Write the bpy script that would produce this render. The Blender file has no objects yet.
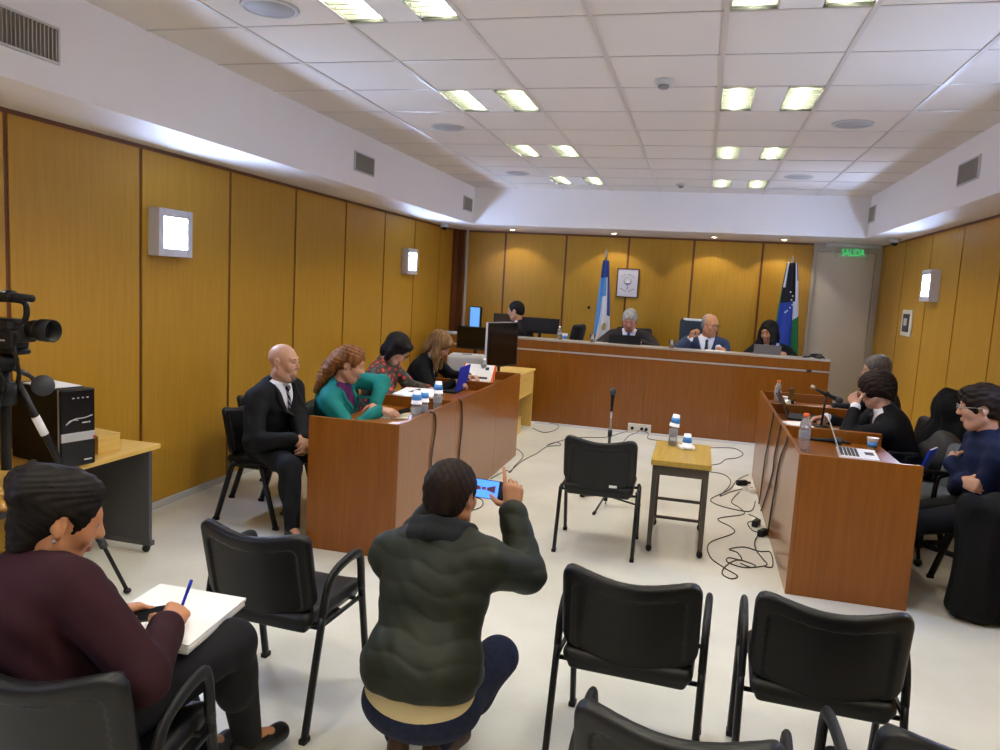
import bpy, bmesh, math, random
import numpy as np
from mathutils import Vector, Matrix, Euler, Quaternion
rnd = random.Random(7)
PI = math.pi
C = bpy.context.scene.collection
scn = bpy.context.scene

# ------------------------------------------------------------------ materials
def lin(h):
    h = h.lstrip('#')
    v = [int(h[i:i+2], 16)/255 for i in (0, 2, 4)]
    return tuple(((x+0.055)/1.055)**2.4 if x > 0.04045 else x/12.92 for x in v) + (1.0,)

MATS = {}
def mat(name, col='#808080', rough=0.5, metal=0.0, spec=0.5, emit=None, estr=0.0, trans=0.0, ior=1.45, coat=0.0, alpha=1.0):
    if name in MATS: return MATS[name]
    m = bpy.data.materials.new(name); m.use_nodes = True
    b = m.node_tree.nodes['Principled BSDF']
    b.inputs['Base Color'].default_value = lin(col) if isinstance(col, str) else col
    b.inputs['Roughness'].default_value = rough
    b.inputs['Metallic'].default_value = metal
    b.inputs['Specular IOR Level'].default_value = spec
    b.inputs['IOR'].default_value = ior
    b.inputs['Transmission Weight'].default_value = trans
    b.inputs['Coat Weight'].default_value = coat
    if alpha < 1: b.inputs['Alpha'].default_value = alpha
    if emit:
        b.inputs['Emission Color'].default_value = lin(emit); b.inputs['Emission Strength'].default_value = estr
    MATS[name] = m
    return m

def nodes(m): return m.node_tree.nodes, m.node_tree.links, m.node_tree.nodes['Principled BSDF']

def noise_col(m, c1, c2, scale=5.0, stretch=(1, 1, 1), detail=4.0, lo=0.35, hi=0.65, dist=0.0):
    """base colour from stretched object-space noise between two colours"""
    n, l, b = nodes(m)
    tc = n.new('ShaderNodeTexCoord'); mp = n.new('ShaderNodeMapping')
    mp.inputs['Scale'].default_value = stretch
    nz = n.new('ShaderNodeTexNoise'); nz.inputs['Scale'].default_value = scale; nz.inputs['Detail'].default_value = detail
    nz.inputs['Distortion'].default_value = dist
    cr = n.new('ShaderNodeValToRGB')
    cr.color_ramp.elements[0].position = lo; cr.color_ramp.elements[1].position = hi
    cr.color_ramp.elements[0].color = lin(c1); cr.color_ramp.elements[1].color = lin(c2)
    l.new(tc.outputs['Object'], mp.inputs['Vector']); l.new(mp.outputs['Vector'], nz.inputs['Vector'])
    l.new(nz.outputs['Fac'], cr.inputs['Fac']); l.new(cr.outputs['Color'], b.inputs['Base Color'])
    return m

def noise_bump(m, scale=40.0, strength=0.2, dist=0.005, stretch=(1, 1, 1), detail=3.0):
    n, l, b = nodes(m)
    tc = n.new('ShaderNodeTexCoord'); mp = n.new('ShaderNodeMapping'); mp.inputs['Scale'].default_value = stretch
    nz = n.new('ShaderNodeTexNoise'); nz.inputs['Scale'].default_value = scale; nz.inputs['Detail'].default_value = detail
    bp = n.new('ShaderNodeBump'); bp.inputs['Strength'].default_value = strength; bp.inputs['Distance'].default_value = dist
    l.new(tc.outputs['Object'], mp.inputs['Vector']); l.new(mp.outputs['Vector'], nz.inputs['Vector'])
    l.new(nz.outputs['Fac'], bp.inputs['Height']); l.new(bp.outputs['Normal'], b.inputs['Normal'])
    return m

def wood(name, c1, c2, axis='z', rough=0.4, spec=0.4, scale=3.0, coat=0.0):
    st = {'z': (14, 14, 0.8), 'y': (14, 0.8, 14), 'x': (0.8, 14, 14)}[axis]
    m = mat(name, c1, rough, spec=spec, coat=coat)
    noise_col(m, c1, c2, scale, st, 5.0, 0.3, 0.7, 0.3)
    return m

# ------------------------------------------------------------------ object helpers
def tag(o, label=None, cat=None, group=None, kind=None):
    if label: o['label'] = label
    if cat: o['category'] = cat
    if group: o['group'] = group
    if kind: o['kind'] = kind
    return o

def thing(name, label, cat, loc=(0, 0, 0), rz=0.0, group=None):
    o = bpy.data.objects.new(name, None); C.objects.link(o)
    o.empty_display_size = 0.1
    o.location = loc; o.rotation_euler = (0, 0, rz)
    return tag(o, label, cat, group)

def dup(root, loc=None, rz=None, label=None, group=None, rot=None):
    r = root.copy(); C.objects.link(r)
    if loc is not None: r.location = loc
    if rz is not None: r.rotation_euler = (0, 0, rz)
    if rot is not None: r.rotation_euler = rot
    if label: r['label'] = label
    if group: r['group'] = group
    for ch in list(root.children):
        c = ch.copy(); C.objects.link(c); c.parent = r
        for g in list(ch.children):
            d = g.copy(); C.objects.link(d); d.parent = c
    return r

def link(name, me, parent=None):
    o = bpy.data.objects.new(name, me); C.objects.link(o)
    if parent is not None: o.parent = parent
    return o

class MB:
    """mesh builder: collects shapes, then links them as ONE mesh object"""
    def __init__(s): s.v = []; s.f = []; s.m = []; s.sm = []
    def add(s, vs, fs, m=0, smooth=False, M=None):
        o = len(s.v)
        for p in vs:
            p = Vector(p)
            s.v.append(tuple(M @ p) if M is not None else tuple(p))
        for f in fs:
            s.f.append([o+i for i in f]); s.m.append(m); s.sm.append(smooth)
        return s
    def addbm(s, bm, m=0, smooth=False, M=None):
        bm.verts.index_update()
        s.add([v.co for v in bm.verts], [[v.index for v in f.verts] for f in bm.faces], m, smooth, M); bm.free(); return s
    def box(s, c, d, m=0, bev=0.0, M=None, seg=2, smooth=False):
        """centre c, full size d"""
        bm = bmesh.new(); bmesh.ops.create_cube(bm, size=1)
        for v in bm.verts: v.co = Vector((v.co.x*d[0]+c[0], v.co.y*d[1]+c[1], v.co.z*d[2]+c[2]))
        if bev > 0:
            bmesh.ops.bevel(bm, geom=list(bm.edges), offset=min(bev, 0.49*min(d)), segments=seg, affect='EDGES', profile=0.5)
        return s.addbm(bm, m, smooth, M)
    def bb(s, a, b, m=0, bev=0.0, M=None, seg=2):
        return s.box([(a[i]+b[i])/2 for i in range(3)], [abs(b[i]-a[i]) for i in range(3)], m, bev, M, seg)
    def tube(s, pts, r, m=0, n=8, ry=None, up=None, cap=True, M=None, closed=False):
        """sweep an (elliptic) section along points; r may be a list"""
        P = [Vector(p) for p in pts]; k = len(P); rings = []
        rr = r if isinstance(r, (list, tuple)) else [r]*k
        prev = None; vs = []
        for i in range(k):
            if closed: t = P[(i+1) % k]-P[i-1]
            else: t = (P[min(i+1, k-1)]-P[max(i-1, 0)])
            if t.length < 1e-9: t = Vector((0, 0, 1))
            t.normalize()
            if prev is None:
                u = Vector(up) if up else (Vector((0, 0, 1)) if abs(t.z) < 0.9 else Vector((1, 0, 0)))
            else: u = prev
            a = (u - t*u.dot(t))
            if a.length < 1e-6: a = t.orthogonal()
            a.normalize(); b = t.cross(a); prev = a
            q = (ry/r if (ry and not isinstance(r, (list, tuple))) else 1.0)
            for j in range(n):
                w = 2*PI*j/n
                vs.append(P[i]+a*(math.cos(w)*rr[i])+b*(math.sin(w)*rr[i]*q))
        fs = []
        for i in range(k if closed else k-1):
            i2 = (i+1) % k
            for j in range(n):
                j2 = (j+1) % n
                fs.append((i*n+j, i*n+j2, i2*n+j2, i2*n+j))
        if cap and not closed:
            fs.append(tuple(range(n))[::-1]); fs.append(tuple((k-1)*n+j for j in range(n)))
        return s.add(vs, fs, m, True, M)
    def lathe(s, prof, m=0, n=20, M=None, smooth=True):
        """prof: (r, z) list"""
        vs = []; fs = []
        for r, z in prof:
            for j in range(n):
                w = 2*PI*j/n; vs.append((r*math.cos(w), r*math.sin(w), z))
        for i in range(len(prof)-1):
            for j in range(n):
                j2 = (j+1) % n
                fs.append((i*n+j, i*n+j2, (i+1)*n+j2, (i+1)*n+j))
        if prof[0][0] > 1e-5: fs.append(tuple(range(n))[::-1])
        if prof[-1][0] > 1e-5: fs.append(tuple((len(prof)-1)*n+j for j in range(n)))
        return s.add(vs, fs, m, smooth, M)
    def prism(s, poly, z0, z1, m=0, M=None, bev=0.0):
        n = len(poly); vs = [(x, y, z0) for x, y in poly]+[(x, y, z1) for x, y in poly]
        fs = [tuple(range(n))[::-1], tuple(range(n, 2*n))]+[(i, (i+1) % n, n+(i+1) % n, n+i) for i in range(n)]
        return s.add(vs, fs, m, False, M)
    def sphere(s, c, r, m=0, M=None, u=14, v=10):
        bm = bmesh.new(); bmesh.ops.create_uvsphere(bm, u_segments=u, v_segments=v, radius=1)
        r3 = r if isinstance(r, (list, tuple)) else (r, r, r)
        for q in bm.verts: q.co = Vector((q.co.x*r3[0]+c[0], q.co.y*r3[1]+c[1], q.co.z*r3[2]+c[2]))
        return s.addbm(bm, m, True, M)
    def build(s, name, mats, parent=None):
        me = bpy.data.meshes.new(name); me.from_pydata([tuple(p) for p in s.v], [], s.f)
        for m in (mats if isinstance(mats, (list, tuple)) else [mats]): me.materials.append(m)
        me.polygons.foreach_set('material_index', s.m); me.polygons.foreach_set('use_smooth', s.sm)
        me.update()
        return link(name, me, parent)

def T(x=0, y=0, z=0, rx=0, ry=0, rz=0):
    return Matrix.Translation((x, y, z)) @ Euler((rx, ry, rz)).to_matrix().to_4x4()

def frame_to(a, b):
    """matrix with origin a and local z along a->b"""
    d = (Vector(b)-Vector(a)); q = d.to_track_quat('Z', 'Y')
    return Matrix.Translation(a) @ q.to_matrix().to_4x4()

def smooth_path(pts, n=6):
    """Catmull-Rom through points"""
    P = [Vector(p) for p in pts]; out = []
    for i in range(len(P)-1):
        p0 = P[max(i-1, 0)]; p1 = P[i]; p2 = P[i+1]; p3 = P[min(i+2, len(P)-1)]
        for k in range(n):
            t = k/n
            out.append(0.5*((2*p1)+(p2-p0)*t+(2*p0-5*p1+4*p2-p3)*t*t+(3*p1-p0-3*p2+p3)*t**3))
    out.append(P[-1]); return out

def text_mesh(txt, size, name, m, parent=None, loc=(0, 0, 0), rot=(0, 0, 0), depth=0.001, align='CENTER'):
    cu = bpy.data.curves.new(name, 'FONT'); cu.body = txt; cu.size = size; cu.extrude = depth
    cu.align_x = align; cu.align_y = 'CENTER'
    t = bpy.data.objects.new(name, cu); C.objects.link(t)
    dg = bpy.context.evaluated_depsgraph_get()
    me = bpy.data.meshes.new_from_object(t.evaluated_get(dg)); me.materials.clear(); me.materials.append(m)
    bpy.data.objects.remove(t)
    o = link(name, me, parent); o.location = loc; o.rotation_euler = rot
    return o

# ------------------------------------------------------------------ SDF modelling (smooth unions meshed with surface nets)
def vnorm(v): v = np.asarray(v, float); return v/(np.linalg.norm(v)+1e-12)

class SDF:
    def __init__(s, res=0.008, k=0.02, disp=None): s.res = res; s.k = k; s.p = []; s.disp = disp
    def _add(s, fn, lo, hi, m, k, op='u'): s.p.append((fn, np.array(lo, float), np.array(hi, float), m, s.k if k is None else k, op)); return s
    def rc(s, a, b, ra, rb=None, m=0, k=None, op='u'):
        rb = ra if rb is None else rb
        a = np.array(a, float); b = np.array(b, float); d = b-a; L2 = max(d@d, 1e-9)
        def fn(P):
            q = P-a; t = np.clip((q@d)/L2, 0, 1)
            return np.linalg.norm(q-t[..., None]*d, axis=-1)-(ra+(rb-ra)*t)
        r = max(ra, rb)
        return s._add(fn, np.minimum(a, b)-r, np.maximum(a, b)+r, m, k, op)
    def chain(s, pts, rs, m=0, k=None, op='u'):
        for i in range(len(pts)-1):
            r = rs if not isinstance(rs, (list, tuple)) else None
            s.rc(pts[i], pts[i+1], rs if r is not None else rs[i], rs if r is not None else rs[i+1], m, k, op)
        return s
    def el(s, c, r, R=None, m=0, k=None, op='u'):
        c = np.array(c, float); r = np.array(r if hasattr(r, '__len__') else (r, r, r), float)
        Rm = np.eye(3) if R is None else np.array(R, float)      # columns = local axes
        def fn(P):
            q = (P-c)@Rm
            k0 = np.linalg.norm(q/r, axis=-1); k1 = np.linalg.norm(q/(r*r), axis=-1)
            return k0*(k0-1)/np.maximum(k1, 1e-9)
        e = np.sqrt(((Rm*r)**2).sum(1))
        return s._add(fn, c-e, c+e, m, k, op)
    def bx(s, c, h, R=None, rd=0.01, m=0, k=None, op='u', bend=None):
        c = np.array(c, float); h = np.array(h, float)-rd
        Rm = np.eye(3) if R is None else np.array(R, float)
        def fn(P):
            q = (P-c)@Rm
            if bend: q = bend(q)
            q = np.abs(q)-h
            return np.linalg.norm(np.maximum(q, 0), axis=-1)+np.minimum(q.max(-1), 0)-rd
        e = np.abs(Rm)@(h+rd) + (0.06 if bend else 0)
        return s._add(fn, c-e, c+e, m, k, op)
    def planes(s, lo, hi, pl, m=0, k=None, op='s'):
        """convex region: max of plane distances (n, d): n.x - d < 0 inside"""
        N = np.array([vnorm(n) for n, d in pl]); D = np.array([d for n, d in pl])
        def fn(P): return (P@N.T-D).max(-1)
        return s._add(fn, lo, hi, m, k, op)
    def value(s, P):
        P = np.asarray(P, float); d = np.full(P.shape[:-1], 1.0)
        for fn, lo, hi, m, k, op in s.p: d = s._comb(d, fn(P), k, op)
        if s.disp is not None: d = d+s.disp(P)
        return d
    @staticmethod
    def _comb(d, e, k, op):
        if op == 'u':
            if k <= 1e-6: return np.minimum(d, e)
            h = np.maximum(k-np.abs(d-e), 0)/k
            return np.minimum(d, e)-h*h*k/4
        e = -e
        if k <= 1e-6: return np.maximum(d, e)
        h = np.maximum(k-np.abs(d-e), 0)/k
        return np.maximum(d, e)+h*h*k/4
    def march(s, o, d, tmax=0.5, n=200):
        """outermost surface point along ray from far end back towards o"""
        o = np.asarray(o, float); d = vnorm(d); t = np.linspace(tmax, 0, n)
        v = s.value(o+t[:, None]*d)
        i = np.argmax(v < 0)
        return o+t[i]*d
    def mesh(s):
        res = s.res; u = [q for q in s.p if q[5] == 'u']
        pad = 4*res+max(q[4] for q in u)*0.5
        lo = np.min([q[1] for q in u], 0)-pad; hi = np.max([q[2] for q in u], 0)+pad
        n = np.ceil((hi-lo)/res).astype(int)+1
        G = np.full(n, 1.0, np.float32); MI = np.zeros(n, np.int8)
        ax = [lo[i]+res*np.arange(n[i]) for i in range(3)]
        for fn, a, b, m, k, op in s.p:
            mg = k+2.5*res
            i0 = np.maximum(np.floor((a-mg-lo)/res).astype(int), 0); i1 = np.minimum(np.ceil((b+mg-lo)/res).astype(int)+1, n)
            if np.any(i1 <= i0): continue
            sl = tuple(slice(i0[i], i1[i]) for i in range(3))
            P = np.stack(np.meshgrid(*[ax[i][sl[i]] for i in range(3)], indexing='ij'), -1)
            e = fn(P).astype(np.float32); d = G[sl]
            if op == 'u':
                mm = MI[sl]; mm[e < d] = m
            G[sl] = s._comb(d, e, k, op)
        if s.disp is not None:
            near = np.abs(G) < 0.06
            idx = np.argwhere(near)
            G[near] += s.disp(lo+idx*res).astype(np.float32)
        S = G < 0
        Sc = [S[i:n[0]-1+i, j:n[1]-1+j, k:n[2]-1+k] for i in (0, 1) for j in (0, 1) for k in (0, 1)]
        al = np.logical_and.reduce(Sc); an = np.logical_or.reduce(Sc)
        act = an & ~al
        cells = np.argwhere(act)
        if len(cells) == 0: return np.zeros((0, 3)), np.zeros((0, 4), int), np.zeros(0, int)
        vid = np.full(act.shape, -1, np.int64); vid[act] = np.arange(len(cells))
        offs = np.array([(i, j, k) for i in (0, 1) for j in (0, 1) for k in (0, 1)])
        val = np.stack([G[cells[:, 0]+o[0], cells[:, 1]+o[1], cells[:, 2]+o[2]] for o in offs], 1)
        acc = np.zeros((len(cells), 3)); cnt = np.zeros(len(cells))
        for a in range(8):
            for ax_ in range(3):
                if offs[a][ax_] == 0:
                    o2 = offs[a].copy(); o2[ax_] = 1; b = int(o2[0]*4+o2[1]*2+o2[2])
                    va = val[:, a]; vb = val[:, b]; c = (va < 0) != (vb < 0)
                    t = np.where(c, va/np.where(np.abs(va-vb) < 1e-12, 1, va-vb), 0)
                    p = offs[a]+t[:, None]*(o2-offs[a])
                    acc[c] += p[c]; cnt[c] += 1
        V = lo+(cells+acc/cnt[:, None])*res
        F = []
        for ax_ in range(3):
            b, c = (ax_+1) % 3, (ax_+2) % 3
            s0 = [slice(1, -1)]*3; s1 = [slice(1, -1)]*3
            s0[ax_] = slice(0, n[ax_]-1); s1[ax_] = slice(1, n[ax_])
            A = S[tuple(s0)]; B = S[tuple(s1)]
            E = np.argwhere(A != B); fl = A[A != B]
            st = np.ones(3, int); st[ax_] = 0; E = E+st
            eb = np.zeros(3, int); eb[b] = 1; ec = np.zeros(3, int); ec[c] = 1
            q = [E-eb-ec, E-ec, E, E-eb]
            ids = np.stack([vid[x[:, 0], x[:, 1], x[:, 2]] for x in q], 1)
            ids[~fl] = ids[~fl][:, ::-1]
            F.append(ids)
        F = np.concatenate(F); F = F[(F >= 0).all(1)]
        cc = cells[F[:, 0]]
        mi = MI[cc[:, 0], cc[:, 1], cc[:, 2]].astype(int)
        return V, F, mi
    def build(s, name, mats, parent=None, smooth=1, M=None, extra=None):
        V, F, mi = s.mesh()
        for _ in range(smooth):
            if len(V) == 0: break
            E = np.concatenate([F[:, [0, 1]], F[:, [1, 2]], F[:, [2, 3]], F[:, [3, 0]]])
            acc = np.zeros_like(V); cnt = np.zeros(len(V))
            np.add.at(acc, E[:, 0], V[E[:, 1]]); np.add.at(acc, E[:, 1], V[E[:, 0]])
            np.add.at(cnt, E[:, 0], 1); np.add.at(cnt, E[:, 1], 1)
            V = 0.5*V+0.5*acc/np.maximum(cnt, 1)[:, None]
        me = bpy.data.meshes.new(name)
        me.vertices.add(len(V)); me.vertices.foreach_set('co', V.astype(np.float32).ravel())
        me.loops.add(len(F)*4); me.loops.foreach_set('vertex_index', F.astype(np.int32).ravel())
        me.polygons.add(len(F)); me.polygons.foreach_set('loop_start', np.arange(0, len(F)*4, 4, dtype=np.int32))
        for m in (mats if isinstance(mats, (list, tuple)) else [mats]): me.materials.append(m)
        me.polygons.foreach_set('material_index', mi.astype(np.int32))
        me.polygons.foreach_set('use_smooth', np.ones(len(F), bool))
        me.update(calc_edges=True); me.validate()
        return link(name, me, parent)
# lighting strengths
TUBE_E = 170.0
SCONCE_E = 115
DL_E = 9
EXPOSURE = 0.86
# ------------------------------------------------------------------ palette
M_wall = wood('wall_veneer', '#b08428', '#bb8e31', 'z', 0.42, 0.28)
M_seam = mat('seam_wood', '#6a3c18', 0.45)
M_desk = wood('desk_cherry', '#7e4506', '#8a510c', 'z', 0.32, 0.5)
M_deskh = wood('desk_cherry_top', '#7e4506', '#8a510c', 'y', 0.32, 0.5)
M_deskf = wood('desk_cherry_front', '#7e4506', '#8a510c', 'z', 0.30, 0.5, coat=.35)
M_pale = wood('pale_maple', '#c9a352', '#d6b363', 'y', 0.45, 0.4)
M_floor = mat('floor_vinyl', '#d3cfba', 0.22, spec=0.5)
M_white = mat('white_paint', '#efebe9', 0.55)
M_tile = mat('ceiling_tile', '#e2dbd4', 0.85, spec=0.2)
M_grid = mat('ceiling_grid_paint', '#cfc8c2', 0.35)
M_black = mat('black_plastic', '#0d0d0f', 0.5, spec=.4)
M_blackm = mat('black_metal', '#0e0e10', 0.42, spec=0.4)
M_vinyl = mat('black_vinyl', '#0e0e10', 0.45, spec=0.4)
M_shell = mat('chair_shell_plastic', '#0f0f11', 0.42, spec=0.4)
M_dkgrey = mat('dark_grey', '#37383c', 0.5)
M_grey = mat('mid_grey', '#8b8b8d', 0.5)
M_ltgrey = mat('light_grey', '#c4c4c2', 0.5)
M_steel = mat('steel', '#b8b8b8', 0.3, metal=1.0)
M_alu = mat('aluminium', '#c9c9cb', 0.35, metal=0.8)
M_paper = mat('paper', '#f2f2f2', 0.75)
M_cream = mat('cream_paper', '#e6dfbf', 0.75)
M_gloss = mat('glossy_black', '#07080a', 0.1, spec=0.6)
M_glass = mat('clear_plastic', '#ffffff', 0.06, trans=0.95, ior=1.2)
M_water = mat('water', '#f4faff', 0.02, trans=1.0, ior=1.33)
M_orange = mat('orange_plastic', '#e8641e', 0.45)
M_cup = mat('cup_white', '#f3f3f5', 0.45)
M_cupblue = mat('cup_blue', '#4a90d8', 0.45)
M_red = mat('red_paint', '#b02a22', 0.5)
M_blue = mat('blue_plastic', '#1234b8', 0.5, spec=.3)
M_louver = mat('louver_aluminium', '#767a72', 0.3, metal=0.85)
M_cable = mat('cable_rubber', '#34312a', 0.5)
M_outlet = mat('outlet_ivory', '#e2ddd0', 0.45)
noise_bump(M_vinyl, 160, 0.08, 0.002)
noise_bump(M_shell, 220, 0.10, 0.001)
noise_bump(M_tile, 90, 0.12, 0.003)

def floor_mat():
    n, l, b = nodes(M_floor)
    tc = n.new('ShaderNodeTexCoord'); nz = n.new('ShaderNodeTexNoise'); nz.inputs['Scale'].default_value = 1.6; nz.inputs['Detail'].default_value = 8
    n2 = n.new('ShaderNodeTexNoise'); n2.inputs['Scale'].default_value = 90; n2.inputs['Detail'].default_value = 2
    r1 = n.new('ShaderNodeValToRGB'); r1.color_ramp.elements[0].position = 0.35; r1.color_ramp.elements[1].position = 0.65
    r1.color_ramp.elements[0].color = lin('#d6d6c9'); r1.color_ramp.elements[1].color = lin('#e6e6db')
    mx = n.new('ShaderNodeMixRGB'); mx.blend_type = 'MULTIPLY'; mx.inputs['Fac'].default_value = 0.12
    l.new(tc.outputs['Object'], nz.inputs['Vector']); l.new(tc.outputs['Object'], n2.inputs['Vector'])
    l.new(nz.outputs['Fac'], r1.inputs['Fac']); l.new(r1.outputs['Color'], mx.inputs['Color1']); l.new(n2.outputs['Color'], mx.inputs['Color2'])
    l.new(mx.outputs['Color'], b.inputs['Base Color'])
    mr = n.new('ShaderNodeMapRange'); mr.inputs['To Min'].default_value = 0.27; mr.inputs['To Max'].default_value = 0.33
    l.new(nz.outputs['Fac'], mr.inputs['Value']); l.new(mr.outputs['Result'], b.inputs['Roughness'])
floor_mat()

# ------------------------------------------------------------------ room dimensions
XL, XR, YB, YR = -3.62, 2.25, 11.05, -3.2          # left, right, back, rear
ZS, ZC = 2.49, 2.97                                # soffit underside, ceiling
BL, BR, BY = -3.02, 1.83, 9.88                     # bulkhead faces

def struct(o): o['kind'] = 'structure'; return o
m = MB(); m.bb((XL-.3, YR-.3, -.12), (XR+.3, YB+.3, 0)); struct(m.build('floor', M_floor))

# wood panelled walls: veneer panels with dark recessed seams and a dark top rail
def panel_wall(name, a0, a1, seams, place, z1, extra=None):
    m = MB()
    place(m, a0-.0, a1, 0, z1, 0.008, 0.2, 1)          # dark backing
    s = [a0]+seams+[a1]
    for i in range(len(s)-1):
        lo = s[i]+(0.015 if i else 0); hi = s[i+1]-(0.015 if i < len(s)-2 else 0)
        place(m, lo, hi, 0.0, z1-.058, 0, 0.03, 0)
    return m
def pl_left(m, lo, hi, z0, z1, d0, d1, mi): m.bb((XL-d1, lo, z0), (XL-d0, hi, z1), mi)
def pl_right(m, lo, hi, z0, z1, d0, d1, mi): m.bb((XR+d0, lo, z0), (XR+d1, hi, z1), mi)
def pl_back(m, lo, hi, z0, z1, d0, d1, mi): m.bb((lo, YB+d0, z0), (hi, YB+d1, z1), mi)
struct(panel_wall('wall_left', YR, YB+.2, [-2.66, -1.66, -.66, .34, 1.34, 2.34, 3.33, 4.34, 5.33, 6.33, 7.34, 8.35, 9.32, 10.3], pl_left, 2.52).build('wall_left', [M_wall, M_seam]))
struct(panel_wall('wall_right', YR, YB+.2, [-2.1, -1.1, -.1, .9, 1.9, 2.9, 3.9, 4.87, 5.85, 6.83, 7.81, 8.79, 9.84, 10.81], pl_right, 2.52).build('wall_right', [M_wall, M_seam]))
struct(panel_wall('wall_back', XL, 1.40, [-2.86, -1.95, -1.05, -.15, .76], pl_back, 2.52).build('wall_back', [M_wall, M_seam]))
m = MB(); m.bb((1.40, YB+.04, 0), (XR+.2, YB+.2, 3.1)); struct(m.build('wall_back_door_side', M_white))
m = MB(); m.bb((XL-.2, YR-.2, 0), (XR+.2, YR, 3.1)); struct(m.build('wall_rear', M_white))
# white bulkheads round the room
def bulk(name, a, b):
    m = MB(); m.bb(a, b); return struct(m.build(name, M_white))
bulk('trim_5', (XL-.2, YR, ZS), (BL, YB+.2, 3.12))
bulk('trim_6', (BR, YR, ZS), (XR+.2, YB+.2, 3.12))
bulk('trim_7', (BL-.001, BY, ZS), (BR+.001, YB+.2, 3.12))
# baseboards
m = MB(); m.bb((XL, YR, 0), (XL+.018, YB, .05), 0, .004); struct(m.build('baseboard_left', M_ltgrey))
m = MB(); m.bb((XR-.018, YR, 0), (XR, YB, .05), 0, .004); struct(m.build('baseboard_right', M_ltgrey))
m = MB(); m.bb((-1.9, 9.27, 0), (1.5, 9.409, .003)); struct(m.build('trim_4', M_ltgrey))
# pale door in the back right corner with its jambs and frame
m = MB(); m.bb((1.40, YB-.05, 0), (1.44, YB+.05, ZS), 0, .004); m.bb((2.17, YB-.05, 0), (2.25, YB+.05, ZS), 0, .004)
m.bb((1.44, YB-.05, 2.38), (2.17, YB+.05, ZS), 0, .003)
M_jamb = mat('door_jamb', '#b5ab96', 0.45); M_door = mat('door_laminate', '#d3c8b0', 0.45)
struct(m.build('trim_1', M_jamb))
d = MB(); d.bb((1.445, YB-.02, .01), (2.165, YB+.03, 2.375), 0, .004); dr = struct(d.build('door_1', M_door))
h = MB(); h.tube([(1.53, YB-.02, 1.02), (1.53, YB-.07, 1.02), (1.64, YB-.07, 1.02)], .009, 0, 8); h.build('door_handle', M_steel, dr)
# dark vertical wood strips and white conduit in the back left corner
m = MB(); m.bb((XL, 10.86, 0), (XL+.05, YB, ZS), 0, .005); m.bb((XL+.05, YB-.05, 0), (XL+.13, YB, ZS), 0, .005); struct(m.build('trim_2', M_seam))
m = MB(); m.bb((XL+.16, YB-.03, 0), (XL+.19, YB, ZS), 0, .004); struct(m.build('trim_3', M_ltgrey))

# ceiling: recessed tiles + T grid
GX = [BL]+[round(.005+.61*k, 3) for k in range(-4, 3)]+[BR]
GY = [4.94+.635*k for k in range(-13, 8)]
GY = [YR]+[g for g in GY if YR+.1 < g < BY-.15]+[BY]
LIGHT_CELLS = [(cx, y) for cx in (-1.825, .005) for y in (-2.68, -.775, 1.13, 3.035, 4.94, 6.845, 8.75)]
m = MB()
for i in range(len(GX)-1):
    for j in range(len(GY)-1):
        if any(abs(GX[i]-cx) < .02 and abs(GY[j]-cy) < .02 for cx, cy in LIGHT_CELLS): continue
        m.bb((GX[i], GY[j], ZC), (GX[i+1], GY[j+1], ZC+.02))
m.bb((XL-.2, YR-.2, 3.12), (XR+.2, YB+.2, 3.2))
ce = struct(m.build('ceiling', M_tile))
m = MB()
for x in GX[1:-1]: m.bb((x-.0125, YR, ZC-.006), (x+.0125, BY, ZC+.004))
for y in GY[1:-1]: m.bb((BL, y-.0085, ZC-.004), (BR, y+.0085, ZC+.003))
m.build('ceiling_grid', M_grid, ce)

# ------------------------------------------------------------------ ceiling fixtures
M_tube = mat('fluorescent_tube', '#ffffff', 0.5, emit='#fff6e6', estr=TUBE_E)
def make_light():
    t = thing('ceiling_light', '', 'ceiling light')
    W, L = .61, .635
    m = MB()
    # housing: side trays, white middle panel
    m.bb((.215, .012, ZC-.004), (W-.215, L-.012, ZC+.01), 0, .003)
    for a, b in ((.012, .215), (W-.215, W-.012)):
        m.bb((a, .012, ZC+.10), (b, L-.012, ZC+.11), 0)
    m.build('housing', M_white, t)
    for a, b in ((.014, .213), (W-.213, W-.014)):
        r = MB(); c = (a+b)/2
        prof = [(-.097, -.002), (-.09, .04), (-.06, .08), (0, .094), (.06, .08), (.09, .04), (.097, -.002)]
        vs = [(c+x, y, ZC+z) for y in (.014, L-.014) for x, z in prof]; k = len(prof)
        r.add(vs, [(i, i+1, k+i+1, k+i) for i in range(k-1)]+[tuple(range(k)), tuple(range(k, 2*k))[::-1]], 0, False)
        lo = MB()
        for q in range(9):
            y = .05+(L-.10)*q/8
            lo.add([(a+.006, y-.004, ZC+.0), (b-.006, y-.004, ZC+.0), (b-.006, y+.004, ZC+.0), (a+.006, y+.004, ZC+.0),
                    (a+.006, y-.0015, ZC+.042), (b-.006, y-.0015, ZC+.042), (b-.006, y+.0015, ZC+.042), (a+.006, y+.0015, ZC+.042)],
                   [(3, 2, 1, 0), (4, 5, 6, 7), (0, 1, 5, 4), (1, 2, 6, 5), (2, 3, 7, 6), (3, 0, 4, 7)])
        tr = r.build('reflector', M_louver, t); lo.build('louver', M_louver, tr)
        u = MB(); u.tube([(c, .03, ZC+.06), (c, L-.03, ZC+.06)], .013, 0, 8); u.build('tube', M_tube, t)
    return t
LT = make_light()
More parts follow.
